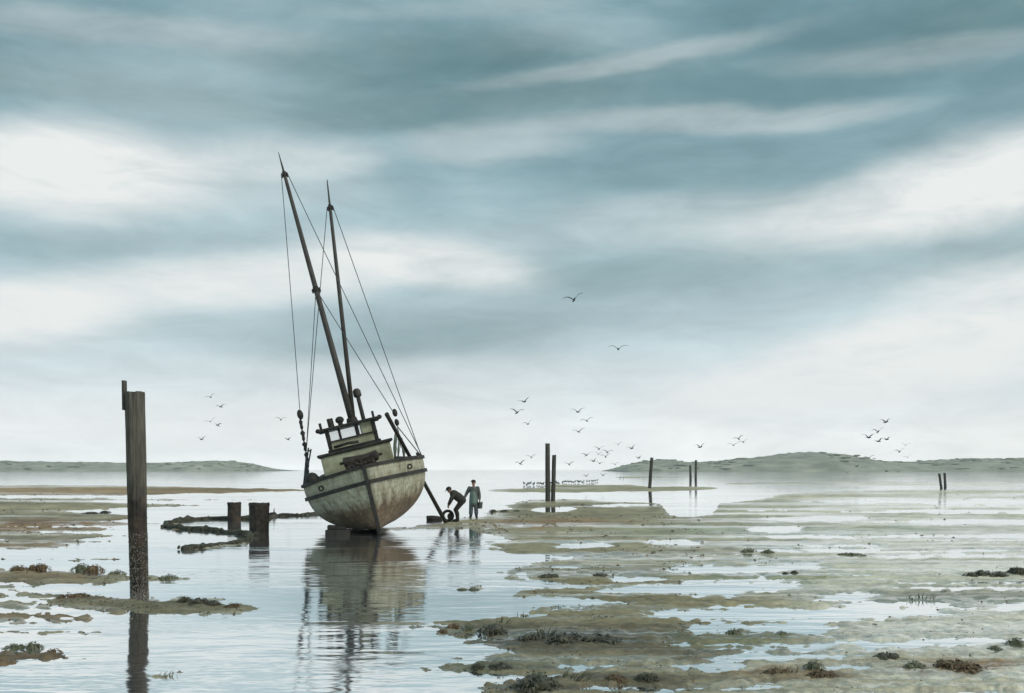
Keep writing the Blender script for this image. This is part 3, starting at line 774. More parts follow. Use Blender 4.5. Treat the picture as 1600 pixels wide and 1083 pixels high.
# ------------------------------------------------------------------ piles and posts
m_pile, t, b = new_mat('pile_wood')
tcn = t.nodes.new('ShaderNodeTexCoord')
sx = t.nodes.new('ShaderNodeSeparateXYZ'); t.links.new(tcn.outputs['Object'], sx.inputs[0])
nA = tex_noise(t, mapping(t, tcn.outputs['Object'], (9, 9, 0.8)), 2.5, 9.0, 0.7)
nC = tex_noise(t, tcn.outputs['Object'], 5.0, 6.0, 0.6)
dry = ramp2(t, nA.outputs['Fac'], [(0.30, srgb(46, 42, 36)), (0.55, srgb(96, 90, 78)), (0.75, srgb(122, 116, 100))])
weed = ramp2(t, nC.outputs['Fac'], [(0.35, srgb(30, 27, 24)), (0.65, srgb(76, 62, 50))])
ad = t.nodes.new('ShaderNodeMath'); ad.operation = 'MULTIPLY_ADD'; ad.inputs[1].default_value = 0.8
t.links.new(nC.outputs['Fac'], ad.inputs[0]); t.links.new(sx.outputs[2], ad.inputs[2])
tl = t.nodes.new('ShaderNodeMapRange'); tl.interpolation_type = 'SMOOTHSTEP'; tl.inputs['From Min'].default_value = 1.9; tl.inputs['From Max'].default_value = 2.6
t.links.new(ad.outputs[0], tl.inputs['Value'])
mxx = t.nodes.new('ShaderNodeMix'); mxx.data_type = 'RGBA'; t.links.new(tl.outputs[0], mxx.inputs[0]); t.links.new(weed.outputs[0], mxx.inputs[6]); t.links.new(dry.outputs[0], mxx.inputs[7])
t.links.new(mxx.outputs[2], b.inputs['Base Color']); b.inputs['Roughness'].default_value = 0.8
bp = t.nodes.new('ShaderNodeBump'); bp.inputs['Strength'].default_value = 0.9; bp.inputs['Distance'].default_value = 0.02
t.links.new(nA.outputs['Fac'], bp.inputs['Height']); t.links.new(bp.outputs[0], b.inputs['Normal'])
m_post = mottled('post_wood', srgb(50, 48, 44), srgb(92, 88, 78), 3.0, (6, 6, 0.6), rough=0.8, bump=0.7)

def pile_mesh(h, r0, r1, lean=(0, 0), n=22, seed=0, rag=0.03, nz=None, groove=0.0):
    mb = MB(); nz = nz or max(10, int(h * 9)); v = []; f = []
    zs = np.linspace(-0.4, h, nz)
    for j, z in enumerate(zs):
        k = max(0, z / h); r = r0 + (r1 - r0) * k
        for i in range(n):
            a = 2 * math.pi * i / n
            q = 1 + 0.05 * mnoise.noise(Vector((math.cos(a) * 2, math.sin(a) * 2, z * 0.9 + seed))) + 0.06 * mnoise.noise(Vector((math.cos(a) * 6, math.sin(a) * 6, z * 0.5 + seed)))
            if groove:
                q -= groove * max(0, 1 - abs(mnoise.noise(Vector((math.cos(a) * 5, math.sin(a) * 5, z * 0.22 + seed)))) * 9)
                q += 0.03 * mnoise.noise(Vector((math.cos(a) * 14, math.sin(a) * 14, z * 2.5 + seed)))
            zz = z
            if j == nz - 1: zz += rag * mnoise.noise(Vector((math.cos(a) * 2, math.sin(a) * 2, seed + 9)))
            v.append((lean[0] * k + r * q * math.cos(a), lean[1] * k + r * q * math.sin(a), zz))
    for j in range(nz - 1):
        for i in range(n):
            a = j * n + i; b_ = j * n + (i + 1) % n
            f.append((a, b_, b_ + n, a + n))
    base = (nz - 1) * n
    v.append((lean[0], lean[1], h - 0.03)); c = len(v) - 1
    for i in range(n): f.append((base + i, base + (i + 1) % n, c))
    mb.add(v, f); return mb
# foreground pile
p = G(218, 931); hpx = F / p.y
hp = (931 - 613) / hpx
o = pile_mesh(hp, 0.155, 0.175, ((210 - 218) / hpx, 0), 96, 3, 0.05, 90, 0.11).build('mooring_pile', m_pile, None, True)
o.location = p
tag(o, 'tall thick weathered pile standing alone in the left foreground', 'pile')
ob = MB(); ob.box((0, 0, 0), (0.055, 0.13, 0.54)); plank = bevel(ob.build('marker_board', m_post, o), 0.01)
plank.location = ((195.5 - 218) / hpx, -0.03, (931 - 618) / hpx); plank.rotation_euler = (0, R(-1), 0)
for dz in (-0.16, -0.06):
    nb = MB(); nb.tube([(0, -0.075, dz), (0, -0.062, dz)], 0.012, 8); nb.build('nail', m_iron, plank)
bb = MB(); rb = random.Random(5)
for k in range(1500):
    z = 1.15 * rb.random() ** 1.7; a = rb.uniform(0, 6.28); r = 0.155 + 0.02 * z / hp; sz = rb.uniform(0.006, 0.014)
    c_ = Vector((-8 / hpx * z / hp + r * math.cos(a), r * math.sin(a), z)); nn = Vector((math.cos(a), math.sin(a), 0)); tt = Vector((-math.sin(a), math.cos(a), 0)); u_ = Vector((0, 0, 1))
    bb.add([c_ + tt * sz, c_ + u_ * sz, c_ - tt * sz, c_ - u_ * sz, c_ + nn * sz * 1.1 + u_ * sz * 0.2], [(0, 1, 4), (1, 2, 4), (2, 3, 4), (3, 0, 4)])
bo = bb.build('barnacles', mottled('barnacle_shell', srgb(96, 90, 80), srgb(168, 164, 150), 40.0, rough=0.9), o); bo['kind'] = 'stuff'
# two stumps
for px, pyb, pyt, wpx, lab in ((366, 812, 785, 20, 'smaller dark pile stump farther from the stranded boat'), (405, 829, 786, 30, 'larger dark square-topped pile stump nearer the stranded boat')):
    p = G(px, pyb); s = F / p.y
    o = pile_mesh((pyb - pyt) / s, wpx / s / 2, wpx / s / 2 * 1.04, (0, 0), 64, px, 0.05, 24, 0.06).build('pile_stump', m_pile, None, True)
    o.location = p; tag(o, lab, 'pile', 'pile stumps left of the boat')
    cb = MB(); cb.tube([(0, 0, (pyb - pyt) / s - 0.10), (0, 0, (pyb - pyt) / s - 0.02)], wpx / s / 2 * 1.09, 26, cap=False); cb.build('iron_band', m_iron, o, True)
# distant posts
posts = [(856, 783, 693, 8, 855.5, 'taller of the two dark posts close together on the flat', 1), (864, 783, 711, 7, 866, 'shorter of the two dark posts close together on the flat', 2),
         (1015, 763, 715, 5.5, 1018.5, 'lone leaning post in shallow water before the right hills', 3),
         (1079, 750, 727, 4, 1078.5, 'shorter far post of the pair before the right hills', 4), (1087, 749, 719, 4, 1087.5, 'taller far post of the pair before the right hills', 5),
         (1471, 763.5, 740, 4.2, 1467.5, 'left post of the short leaning pair at far right', 6), (1477, 761, 739, 4.2, 1476, 'right post of the short leaning pair at far right', 7)]
for px, pyb, pyt, wpx, pxt, lab, sd_ in posts:
    p = G(px, pyb); s = F / p.y
    o = pile_mesh((pyb - pyt) / s, wpx / s / 2, wpx / s / 2 * 0.9, ((pxt - px) / s, 0), 12, sd_ * 5, 0.08, 12).build('post', m_post, None, True)
    o.location = p; tag(o, lab, 'post', 'posts standing on the mudflat')

# ------------------------------------------------------------------ mooring line lying on the mud, crusted with weed
m_weedrope = mottled('weedy_rope', srgb(44, 44, 36), srgb(92, 90, 72), 6.0, rough=0.85, bump=0.8)
def crust(name, pts, r, label, wob=0.45):
    W = [G(*q) for q in pts]; path = []
    for a, b_ in zip(W[:-1], W[1:]):
        k = max(2, int((b_ - a).length / 0.25))
        path += [a.lerp(b_, i / k) for i in range(k)]
    path.append(W[-1]); o0 = path[0].copy()
    out = []; rad = []
    for i, q in enumerate(path):
        n = mnoise.noise(Vector((q.x * 1.3, q.y * 0.5, 2)))
        rr_ = r * (1 + wob * 1.6 * n + random.uniform(-wob, wob) * 0.5)
        out.append(q - o0 + Vector((0.12 * n, 0.3 * n, rr_ * 0.35))); rad.append(max(0.03, rr_))
    mb = MB(); mb.tube(out, rad, 8, jitter=0.3)
    for q, r_ in zip(out, rad):
        for _ in range(3): mb.ball(q + Vector((random.uniform(-.14, .14), random.uniform(-.2, .2), random.uniform(-.02, .06))), r_ * random.uniform(0.3, 0.75), 6, 5, 0.3)
    o = mb.build(name, m_weedrope, None, True); o.location = o0
    return tag(o, label, 'mooring rope')
crust('mooring_rope', [(498, 804), (470, 806), (440, 806), (415, 811), (380, 811), (330, 811), (290, 813), (262, 818), (258, 823), (285, 827), (330, 829), (360, 833), (385, 837)], 0.10, 'weed-crusted mooring rope looping from the boat past the pile stumps')
crust('mooring_rope', [(388, 838), (386, 845), (365, 850), (340, 853), (310, 857), (285, 859)], 0.09, 'short weed-crusted rope end in front of the smaller pile stump')
# small anchor lying at the boat end
p = G(434, 807); mb = MB()
mb.tube([(-0.45, 0, 0.06), (0.5, 0.1, 0.10)], 0.035, 8); mb.tube([(-0.45, -0.35, 0.05), (-0.55, 0, 0.07), (-0.45, 0.35, 0.1)], [0.02, 0.06, 0.02], 8); mb.tube([(-0.2, 0, 0.05), (-0.18, 0.02, 0.42)], [0.05, 0.01], 8)
mb.ball((-0.25, 0, 0.08), (0.22, 0.16, 0.13), 9, 6, 0.2)
o = mb.build('anchor', m_iron); o.location = p; tag(o, 'small rusty anchor on the rope between boat and stumps', 'anchor')

# ------------------------------------------------------------------ people
m_skin = mottled('skin', srgb(150, 112, 92), srgb(176, 138, 116), 5.0, rough=0.6, bump=0.05)
m_coat = mottled('dark_coat', srgb(52, 50, 46), srgb(74, 72, 66), 10.0, rough=0.9)
m_trs = mottled('dark_trousers', srgb(40, 38, 36), srgb(58, 54, 50), 10.0, rough=0.9)
m_boot = mottled('rubber_boots', srgb(20, 19, 18), srgb(36, 33, 30), 10.0, rough=0.5)
m_jac = mottled('grey_jacket', srgb(84, 88, 86), srgb(112, 116, 112), 10.0, rough=0.9)
m_apron = mottled('teal_oilskin', srgb(98, 120, 114), srgb(122, 142, 134), 8.0, rough=0.5)
m_slate = mottled('slate_trousers', srgb(82, 92, 98), srgb(106, 114, 118), 10.0, rough=0.9)
m_cap = mottled('dark_cap', srgb(34, 33, 32), srgb(52, 50, 48), 12.0, rough=0.9)
m_hair = mottled('hair', srgb(52, 44, 36), srgb(72, 62, 50), 30.0, rough=0.8)

def caps(parts, voxel, name, mat, parent=None):
    """fuse limbs, joints and ellipsoids into one continuous skin"""
    mb = MB()
    for q in parts:
        if q[0] == 'b': mb.ball(q[1], q[2], 14, 10)
        else:
            pts = [Vector(p_) for p_ in q[1]]; rd = q[2]
            mb.tube(pts, rd, 12)
            for p_, r_ in zip(pts, rd): mb.ball(p_, r_, 12, 8)
    o = mb.build(name, mat, parent)
    rm = o.modifiers.new('fuse', 'REMESH'); rm.mode = 'VOXEL'; rm.voxel_size = voxel; rm.use_smooth_shade = True
    sm = o.modifiers.new('smooth', 'SMOOTH'); sm.iterations = 3; sm.factor = 0.5
    return o
def hand(p, dirv, side, curl=0.5):
    """palm, four unequal fingers bent round, thumb leaving the side"""
    p = Vector(p); d = Vector(dirv).normalized()
    across = Vector((0, 1, 0)); nrm = d.cross(across).normalized() * side
    out = [('t', [p, p + d * 0.045, p + d * 0.085], [0.03, 0.036, 0.034])]
    for i, ln in enumerate((0.07, 0.08, 0.075, 0.06)):
        b0 = p + d * 0.085 + across * (i - 1.5) * 0.022
        b1 = b0 + (d * (1 - curl * 0.4) + nrm * curl * 0.6).normalized() * ln * 0.5
        b2 = b1 + (d * (1 - curl) + nrm * curl * 1.2).normalized() * ln * 0.5
        out.append(('t', [b0, b1, b2], [0.011, 0.010, 0.008]))
    t0 = p + d * 0.03 - across * 0.035
    out.append(('t', [t0, t0 + d * 0.03 - across * 0.025, t0 + d * 0.06 - across * 0.02 + nrm * 0.02], [0.013, 0.012, 0.009]))
    return out
def head(c, face, up):
    """skull, jaw, nose, ears, neck comes from the body"""
    c = Vector(c); fz = Vector(face).normalized(); u = Vector(up).normalized(); s = fz.cross(u).normalized()
    q = [('b', c + u * 0.02, (0.085, 0.085, 0.11)), ('b', c + fz * 0.035 - u * 0.05, (0.062, 0.062, 0.065)), ('t', [c + fz * 0.088 + u * 0.015, c + fz * 0.115 - u * 0.02], [0.012, 0.017]),
         ('b', c + fz * 0.085 - u * 0.062, (0.024, 0.024, 0.012)), ('b', c + fz * 0.07 - u * 0.095, (0.028, 0.028, 0.022))]
    for k in (-1, 1):
        q.append(('b', c + s * k * 0.09 - u * 0.01, (0.02, 0.022, 0.032)))
        q.append(('b', c + s * k * 0.035 + fz * 0.078 + u * 0.035, (0.022, 0.02, 0.01)))
    return q, s
def eyes(c, face, up, s, parent):
    c = Vector(c); fz = Vector(face).normalized(); u = Vector(up).normalized()
    for k in (-1, 1):
        mb = MB(); mb.ball(c + s * k * 0.034 + fz * 0.086 + u * 0.008, 0.011, 8, 6); mb.build('eye', m_cap, parent, True)
def cap_on(c, face, up, parent):
    c = Vector(c); fz = Vector(face).normalized(); u = Vector(up).normalized(); s = fz.cross(u).normalized()
    mb = MB(); o = len(mb.v)
    mb.ball((0, 0, 0), (0.112, 0.118, 0.075), 16, 10)
    mb.box((0, 0.13, -0.015), (0.17, 0.12, 0.016))
    rot = Matrix((s, fz, u)).transposed()
    ob_ = mb.build('cap', m_cap, parent, True); ob_.matrix_local = Matrix.Translation(c + u * 0.085 + fz * 0.01) @ rot.to_4x4()
    return ob_

# bending man, facing left
p1 = G(714, 815, 0.02); p1.z = max(0.0, mud_z(714, 815))
hd, face, up = (-0.33, 0.0, 1.40), (-0.75, 0, -0.66), (-0.60, 0, 0.80)
hq, hs = head(hd, face, up)
sh = 0.17
body = list(hq) + [('t', [(-0.30, 0, 1.34), (-0.20, 0, 1.27)], [0.055, 0.06]), ('t', [(-0.15, 0, 1.22), (0.05, 0, 1.08), (0.24, 0, 0.93)], [0.13, 0.14, 0.13])]
for k, (el_, hn) in ((-1, ((-0.25, -0.23, 1.00), (-0.37, -0.12, 0.74))), (1, ((-0.24, 0.23, 0.99), (-0.36, 0.12, 0.73)))):
    body += [('t', [(-0.15, k * 0.18, 1.26), el_, hn], [0.062, 0.047, 0.034])]
    body += hand(hn, (-0.25, 0, -1), 1, 0.6)
    body += [('t', [(0.23, k * 0.09, 0.90), (-0.05, k * 0.12, 0.52), (0.03, k * 0.11, 0.10)], [0.085, 0.06, 0.045]), ('t', [(0.03, k * 0.11, 0.07), (-0.10, k * 0.12, 0.05)], [0.05, 0.042])]
man = caps(body, 0.011, 'person', m_skin); man.location = p1
tag(man, 'person in dark work clothes bending over the ring at the pole\'s foot', 'person')
eyes(hd, face, up, hs, man); cap_on(hd, face, up, man)
hb = caps([('b', Vector(hd) + Vector(up) * 0.03 - Vector(face).normalized() * 0.03, (0.093, 0.09, 0.10))], 0.012, 'hair', m_hair, man)
jk = [('t', [(-0.20, 0, 1.27), (-0.14, 0, 1.22), (0.05, 0, 1.09), (0.22, 0, 0.95)], [0.11, 0.185, 0.20, 0.19]), ('t', [(-0.14, -0.16, 1.24), (-0.14, 0.16, 1.24)], [0.09, 0.09])]
for k, (el_, hn) in ((-1, ((-0.25, -0.23, 1.00), (-0.35, -0.14, 0.79))), (1, ((-0.24, 0.23, 0.99), (-0.34, 0.14, 0.78)))):
    jk.append(('t', [(-0.14, k * 0.17, 1.25), el_, hn], [0.10, 0.08, 0.062]))
caps(jk, 0.014, 'jacket', m_coat, man)
tr = [('t', [(0.23, -0.06, 0.93), (0.23, 0.06, 0.93)], [0.15, 0.15])]
for k in (-1, 1): tr.append(('t', [(0.22, k * 0.09, 0.89), (-0.05, k * 0.12, 0.53), (0.02, k * 0.11, 0.30)], [0.135, 0.105, 0.09]))
caps(tr, 0.014, 'trousers', m_trs, man)
for k in (-1, 1): caps([('t', [(0.01, k * 0.11, 0.40), (0.03, k * 0.11, 0.10)], [0.082, 0.075]), ('t', [(0.04, k * 0.11, 0.065), (-0.15, k * 0.125, 0.055)], [0.065, 0.055])], 0.014, 'boot', m_boot, man)

# standing man with pail
p2 = G(740, 809.5); p2.z = max(0.0, mud_z(740, 809.5))
hd, face, up = (0.0, -0.02, 1.66), (-0.45, -0.9, -0.05), (0, 0, 1)
hq, hs = head(hd, face, up)
body = list(hq) + [('t', [(0, 0, 1.58), (0, 0.01, 1.45)], [0.055, 0.065]), ('t', [(0, 0, 1.38), (0, 0, 1.10), (0, 0, 0.92)], [0.14, 0.125, 0.135])]
arms = {-1: ((-0.19, 0, 1.41), (-0.33, 0.05, 1.17), (-0.43, -0.04, 0.96)), 1: ((0.19, 0, 1.41), (0.27, 0.04, 1.10), (0.29, -0.01, 0.86))}
for k in (-1, 1):
    body += [('t', list(arms[k]), [0.062, 0.047, 0.034])] + hand(arms[k][2], (-0.3 if k < 0 else 0.02, 0, -1), -k, 0.75)
    body += [('t', [(k * 0.09, 0, 0.90), (k * 0.11, -0.02, 0.50), (k * 0.13, 0, 0.10)], [0.085, 0.06, 0.045]), ('t', [(k * 0.13, 0.01, 0.07), (k * 0.16, -0.14, 0.05)], [0.05, 0.042])]
man2 = caps(body, 0.011, 'person', m_skin); man2.location = p2
tag(man2, 'person in cap, grey jacket and teal oilskin standing with a pail', 'person')
eyes(hd, face, up, hs, man2); cap_on(hd, face, up, man2)
caps([('b', Vector(hd) + Vector((0.01, 0.03, 0.03)), (0.093, 0.093, 0.10))], 0.012, 'hair', m_hair, man2)
jk = [('t', [(0, 0, 1.44), (0, 0, 1.32), (0, 0, 1.08), (0, 0, 0.86)], [0.095, 0.185, 0.19, 0.205]), ('t', [(-0.16, 0, 1.40), (0.16, 0, 1.40)], [0.085, 0.085])]
for k in (-1, 1): jk.append(('t', [arms[k][0], arms[k][1], Vector(arms[k][1]).lerp(Vector(arms[k][2]), 0.8)], [0.102, 0.082, 0.064]))
caps(jk, 0.014, 'jacket', m_jac, man2)
caps([('t', [(-0.02, -0.045, 1.22), (-0.02, -0.05, 1.0), (-0.02, -0.045, 0.76)], [0.155, 0.18, 0.195])], 0.014, 'oilskin_apron', m_apron, man2)
tr = [('t', [(-0.06, 0, 0.90), (0.06, 0, 0.90)], [0.145, 0.145])]
for k in (-1, 1): tr.append(('t', [(k * 0.09, 0, 0.86), (k * 0.115, -0.01, 0.50), (k * 0.13, 0, 0.20)], [0.128, 0.105, 0.095]))
caps(tr, 0.014, 'trousers', m_slate, man2)
for k in (-1, 1): caps([('t', [(k * 0.13, 0, 0.26), (k * 0.13, 0, 0.09)], [0.075, 0.068]), ('t', [(k * 0.13, 0.02, 0.06), (k * 0.165, -0.16, 0.05)], [0.06, 0.052])], 0.014, 'boot', m_boot, man2)
# pail
m_pail = mottled('galvanised_pail', srgb(62, 66, 66), srgb(96, 100, 98), 12.0, rough=0.45, bump=0.1)
pl = empty('pail', p2 + Vector((0.305, -0.02, 0.44))); tag(pl, 'grey metal pail hanging from the standing person\'s hand', 'pail')
mb = MB(); mb.tube([(0, 0, 0), (0, 0, 0.01), (0, 0, 0.29), (0, 0, 0.30), (0, 0, 0.05)], [0.10, 0.105, 0.135, 0.128, 0.10], 18); mb.build('bucket_body', m_pail, pl, False)
mb = MB(); mb.torus((0, 0, 0.295), 0.134, 0.009, 'Z', 20, 6); mb.build('rim', m_pail, pl, True)
mb = MB(); mb.tube([(0.134 * math.cos(a), 0, 0.29 + 0.05 * math.sin(a)) for a in np.linspace(0, math.pi, 11)], 0.006, 6); mb.build('bail_handle', m_iron, pl, True)

# ring fender and timber at the foot of the pole
pr = G(700, 815.5); pr.z = max(0, mud_z(700, 815.5))
rg = empty('ring_fender', pr, (R(-8), 0, R(10))); tag(rg, 'dark upright ring fender under the bending person\'s hands', 'fender')
mb = MB(); mb.torus((0, 0, 0.27), 0.215, 0.065, 'Y', 24, 10); mb.build('ring', m_boot, rg, True)
mb = MB(); mb.ball((0.09, 0.0, 0.24), (0.11, 0.06, 0.15), 10, 8, 0.12); mb.tube([(0.02, 0, 0.1), (0.12, 0.01, 0.42), (0.2, 0, 0.3)], 0.03, 8); mb.build('rope_lashing', m_weedrope, rg, True)
pr = G(678, 812.5); pr.z = max(0, mud_z(678, 812))
mb = MB(); mb.tube([(-0.34, 0, 0.09), (-0.1, 0, 0.10), (0.15, 0.03, 0.085), (0.38, 0.05, 0.07)], [0.10, 0.105, 0.095, 0.07], 10, jitter=0.1)
o = mb.build('driftwood_log', m_dark); o.location = pr; tag(o, 'short dark log lying left of the pole\'s foot', 'log')

# ------------------------------------------------------------------ gulls
m_gull = mottled('gull_plumage', srgb(70, 80, 80), srgb(104, 112, 110), 8.0, rough=0.8, bump=0.1)
def gull_parts(a1, a2, b1, b2):
    """body, and wings as inner/outer arm angles (degrees) for left and right"""
    body = MB()
    body.tube([(0, 0.34, 0.02), (0, 0.22, 0.01), (0, 0.02, 0), (0, -0.16, 0.01), (0, -0.24, 0.03), (0, -0.30, 0.035), (0, -0.37, 0.02)], [0.010, 0.03, 0.055, 0.048, 0.036, 0.034, 0.008], 10)
    body.box((0, 0.36, 0.02), (0.12, 0.16, 0.012))
    wings = []
    for side, i_, o_ in ((-1, a1, a2), (1, b1, b2)):
        mb = MB(); n = 9; v = []
        x = 0.03; z = 0.03
        for k in range(n):
            t_ = k / (n - 1)
            ang = R(i_ + (o_ - i_) * min(1, max(0, (t_ - 0.25) / 0.5)))
            chord = 0.19 * (1 - t_ ** 3 * 0.85); sweep = -0.06 * math.sin(t_ * 3.0) + 0.10 * max(0, t_ - 0.45)
            th = 0.028 * (1 - t_ * 0.7)
            v += [(side * x, -chord * 0.45 + sweep, z), (side * x, -chord * 0.1 + sweep, z + th), (side * x, chord * 0.55 + sweep, z), (side * x, 0 + sweep, z - th * 0.5)]
            x += math.cos(ang) * 0.62 / (n - 1); z += math.sin(ang) * 0.62 / (n - 1)
        f = [(0, 1, 2, 3), tuple(4 * (n - 1) + q for q in (3, 2, 1, 0))]
        for k in range(n - 1):
            for q in range(4):
                a = 4 * k + q; c = 4 * k + (q + 1) % 4
                f.append((a, c, c + 4, a + 4))
        mb.add(v, f); wings.append(mb)
    return body, wings
poses = [(28, -14, 52, 12), (34, -22, 40, -10), (18, -8, 48, 22), (40, 5, 44, -5), (30, -30, 56, 24)]
gm = []
for ps in poses:
    bdy, wg = gull_parts(*ps)
    one = MB(); one.add(bdy.v, bdy.f)
    for q in wg: one.add(q.v, q.f)
    gm.append((one.mesh('gull', m_gull, False), bdy, wg))
GUL = 'gulls in flight over the flats'
def gull(px, py, wpx, pose, label, parts=False, group=GUL, yaw=None, D=None):
    D = D or 0.92 * F / wpx
    q = P(px, py, D)
    rot = (R(random.uniform(-14, 6)), R(random.uniform(-10, 10)), R(yaw if yaw is not None else random.uniform(-30, 30)))
    if parts:
        r_ = empty('gull', q, rot); _, bd, wg = gm[pose]
        bd.build('body', m_gull, r_, True)
        for k in wg: k.build('wing', m_gull, r_, False)
    else:
        r_ = bpy.data.objects.new('gull', gm[pose][0]); C.objects.link(r_); r_.location = q; r_.rotation_euler = rot
    return tag(r_, label, 'gull', group)
gull(897, 469, 27, 0, 'highest and largest gull, alone in the middle of the sky', True, yaw=5)
gull(966, 546, 25, 1, 'large lone gull right of and below the highest gull', True, yaw=-8)
GL = [
 (329, 621, 14, 'top gull of the five left of the boat'), (345, 636, 14, 'second gull from the top of the five left of the boat'), (329, 659, 15, 'third gull down of the five left of the boat'),
 (340, 665, 13, 'gull just right of and below the third of the five left of the boat'), (315, 687, 14, 'lowest gull of the five left of the boat'),
 (439, 656, 14, 'upper of two gulls close left of the boat\'s rigging'), (450, 687, 12, 'lower of two gulls close left of the boat\'s rigging'),
 (819, 628, 18, 'topmost gull of the trio above the two close posts'), (808, 645, 19, 'middle gull of the trio above the two close posts'), (825, 663, 16, 'lowest gull of the trio above the two close posts'),
 (903, 644, 20, 'top gull of the trio right of the two close posts'), (917, 658, 17, 'middle gull of the trio right of the two close posts'), (904, 675, 17, 'lowest gull of the trio right of the two close posts'),
 (830, 715, 14, 'upper of two low gulls just left of the two close posts'), (813, 725, 15, 'lower of two low gulls just left of the two close posts'),
 (936, 702, 15, 'top gull of the tight low flock right of the two close posts'), (949, 707, 15, 'rightmost gull of the tight low flock right of the two close posts'), (916.5, 711.5, 14, 'leftmost gull of the tight low flock right of the two close posts'),
 (935, 710, 12, 'gull in the centre of the tight low flock'), (946, 714, 14, 'gull low on the right side of the tight low flock'), (927.6, 721, 13, 'gull low on the left side of the tight low flock'),
 (937, 724.5, 13, 'lowest gull of the tight low flock right of the two close posts'), (889, 726, 14, 'lone low gull between the two close posts and the tight flock'),
 (966, 695, 12, 'faint gull above and right of the tight low flock'), (987, 701, 14, 'dark gull above the left end of the right hills'), (998, 716, 11, 'faint gull touching the left end of the right hills'), (961, 726, 12, 'faint gull low beside the tip of the right hills'),
 (916.5, 744, 11, 'left of two gulls skimming over the far spit'), (942, 743, 11, 'right of two gulls skimming over the far spit'),
 (1094, 699, 17, 'lone gull over the far pair of posts'), (1154, 686, 14, 'darkest, upper left gull of the trio above the right hills'), (1146, 696, 15, 'lowest gull of the trio above the right hills'), (1162, 691, 12, 'right gull of the trio above the right hills'),
 (1384, 660, 17, 'topmost gull of the flock over the right hills\' saddle'), (1372, 675, 17, 'second highest gull over the right hills\' saddle'), (1357, 684, 19, 'leftmost gull of the upper flock over the right hills\' saddle'),
 (1385.5, 687, 14, 'right gull of the upper flock over the right hills\' saddle'), (1372.6, 690, 14, 'lowest gull of the upper flock over the right hills\' saddle'),
 (1415, 696, 11, 'upper gull of the right-hand trio over the right hills'), (1405.6, 706, 14, 'left gull of the right-hand trio over the right hills'), (1418, 715, 11, 'lowest gull of the right-hand trio over the right hills'),
 (1358, 716, 14, 'lone gull level with the hilltops, left of the saddle'), (1339, 729, 10, 'gull against the green of the right hills'), (1324, 739, 12, 'left gull of the three low over the water below the right hills'),
 (1385, 737, 8, 'middle gull of the three low over the water below the right hills'), (1403, 737.6, 10, 'right gull of the three low over the water below the right hills'),
]
for i, (px, py, wpx, lab) in enumerate(GL):
    gull(px, py, wpx, i % 5, lab)
# standing birds along the spit
mb = MB(); mb.ball((0, 0, 0.26), (0.12, 0.20, 0.11), 8, 6); mb.ball((0, -0.17, 0.40), 0.07, 7, 5); mb.tube([(0, -0.12, 0.30), (0, -0.17, 0.40)], 0.05, 6)
mb.box((0, 0.25, 0.27), (0.08, 0.16, 0.03)); mb.box((0, -0.27, 0.39), (0.02, 0.08, 0.02))
for sx_ in (-0.04, 0.04): mb.tube([(sx_, 0, 0.0), (sx_, 0, 0.18)], 0.012, 5)
sgm = mb.mesh('gull', m_gull, False)
for i in range(34):
    t_ = (i + random.uniform(-0.4, 0.4)) / 34
    px = 818 + t_ * 120; py = 759.5 - t_ * 6 + random.uniform(-1.6, 1.6)
    o = bpy.data.objects.new('gull', sgm); C.objects.link(o); o.location = ground_at(px, py)
    o.rotation_euler = (0, 0, random.uniform(0, 6.28)); s_ = random.uniform(0.9, 1.25); o.scale = (s_, s_, s_)
    tag(o, 'small dark gull standing in the row along the far spit', 'gull', 'gulls standing along the far spit')
for i, px in enumerate((969, 974)):
    o = bpy.data.objects.new('gull', sgm); C.objects.link(o); o.location = ground_at(px, 747.5)
    o.rotation_euler = (0, 0, 1.4 + i); tag(o, ('left' if i == 0 else 'right') + ' one of two gulls standing past the spit\'s end', 'gull', 'gulls standing past the spit')

# ------------------------------------------------------------------ seaweed heaps, tufts
m_weed = mottled('seaweed_dark', srgb(54, 52, 40), srgb(104, 98, 74), 7.0, rough=0.42, bump=0.5)
m_weedb = mottled('seaweed_brown', srgb(84, 66, 44), srgb(136, 112, 80), 7.0, rough=0.65, bump=0.5)
m_weedo = mottled('seaweed_olive', srgb(88, 90, 68), srgb(140, 140, 112), 7.0, rough=0.7, bump=0.5)
m_grass = mottled('sedge', srgb(56, 60, 44), srgb(98, 98, 72), 6.0, rough=0.7, bump=0.1)
def heap_mesh(seed, mat, tall=0.5):
    """unit heap of wrack: lumpy core under draped fronds, 1 wide"""
    rd = random.Random(seed); mb = MB()
    for k in range(7):
        a = rd.uniform(0, 6.28); r = rd.uniform(0, 0.32)
        sc = rd.uniform(0.10, 0.2)
        mb.ball((math.cos(a) * r, math.sin(a) * r, sc * tall * 0.7), (sc, sc, sc * tall * 1.5), 8, 6, 0.18)
    for k in range(170):
        a = rd.uniform(0, 6.28); r = 0.46 * math.sqrt(rd.random()); hgt = tall * 0.42 * (1 - (r / 0.5) ** 2) * rd.uniform(0.6, 1.25)
        p0 = Vector((math.cos(a) * r, math.sin(a) * r, hgt)); da = a + rd.uniform(-1.2, 1.2); ln = rd.uniform(0.08, 0.2)
        d = Vector((math.cos(da), math.sin(da), rd.uniform(-0.6, 0.3))); s = Vector((-math.sin(da), math.cos(da), rd.uniform(-.3, .3))) * rd.uniform(0.012, 0.03)
        p1 = p0 + d * ln * 0.5; p2_ = p1 + (d + Vector((0, 0, -0.8))) * ln * 0.5
        th = Vector((0, 0, 0.008))
        mb.add([p0 - s, p0 + s, p1 - s * 1.2 + th, p1 + s * 1.2 + th, p2_], [(0, 1, 3, 2), (2, 3, 4)])
    return mb.mesh('seaweed_heap', mat, False)
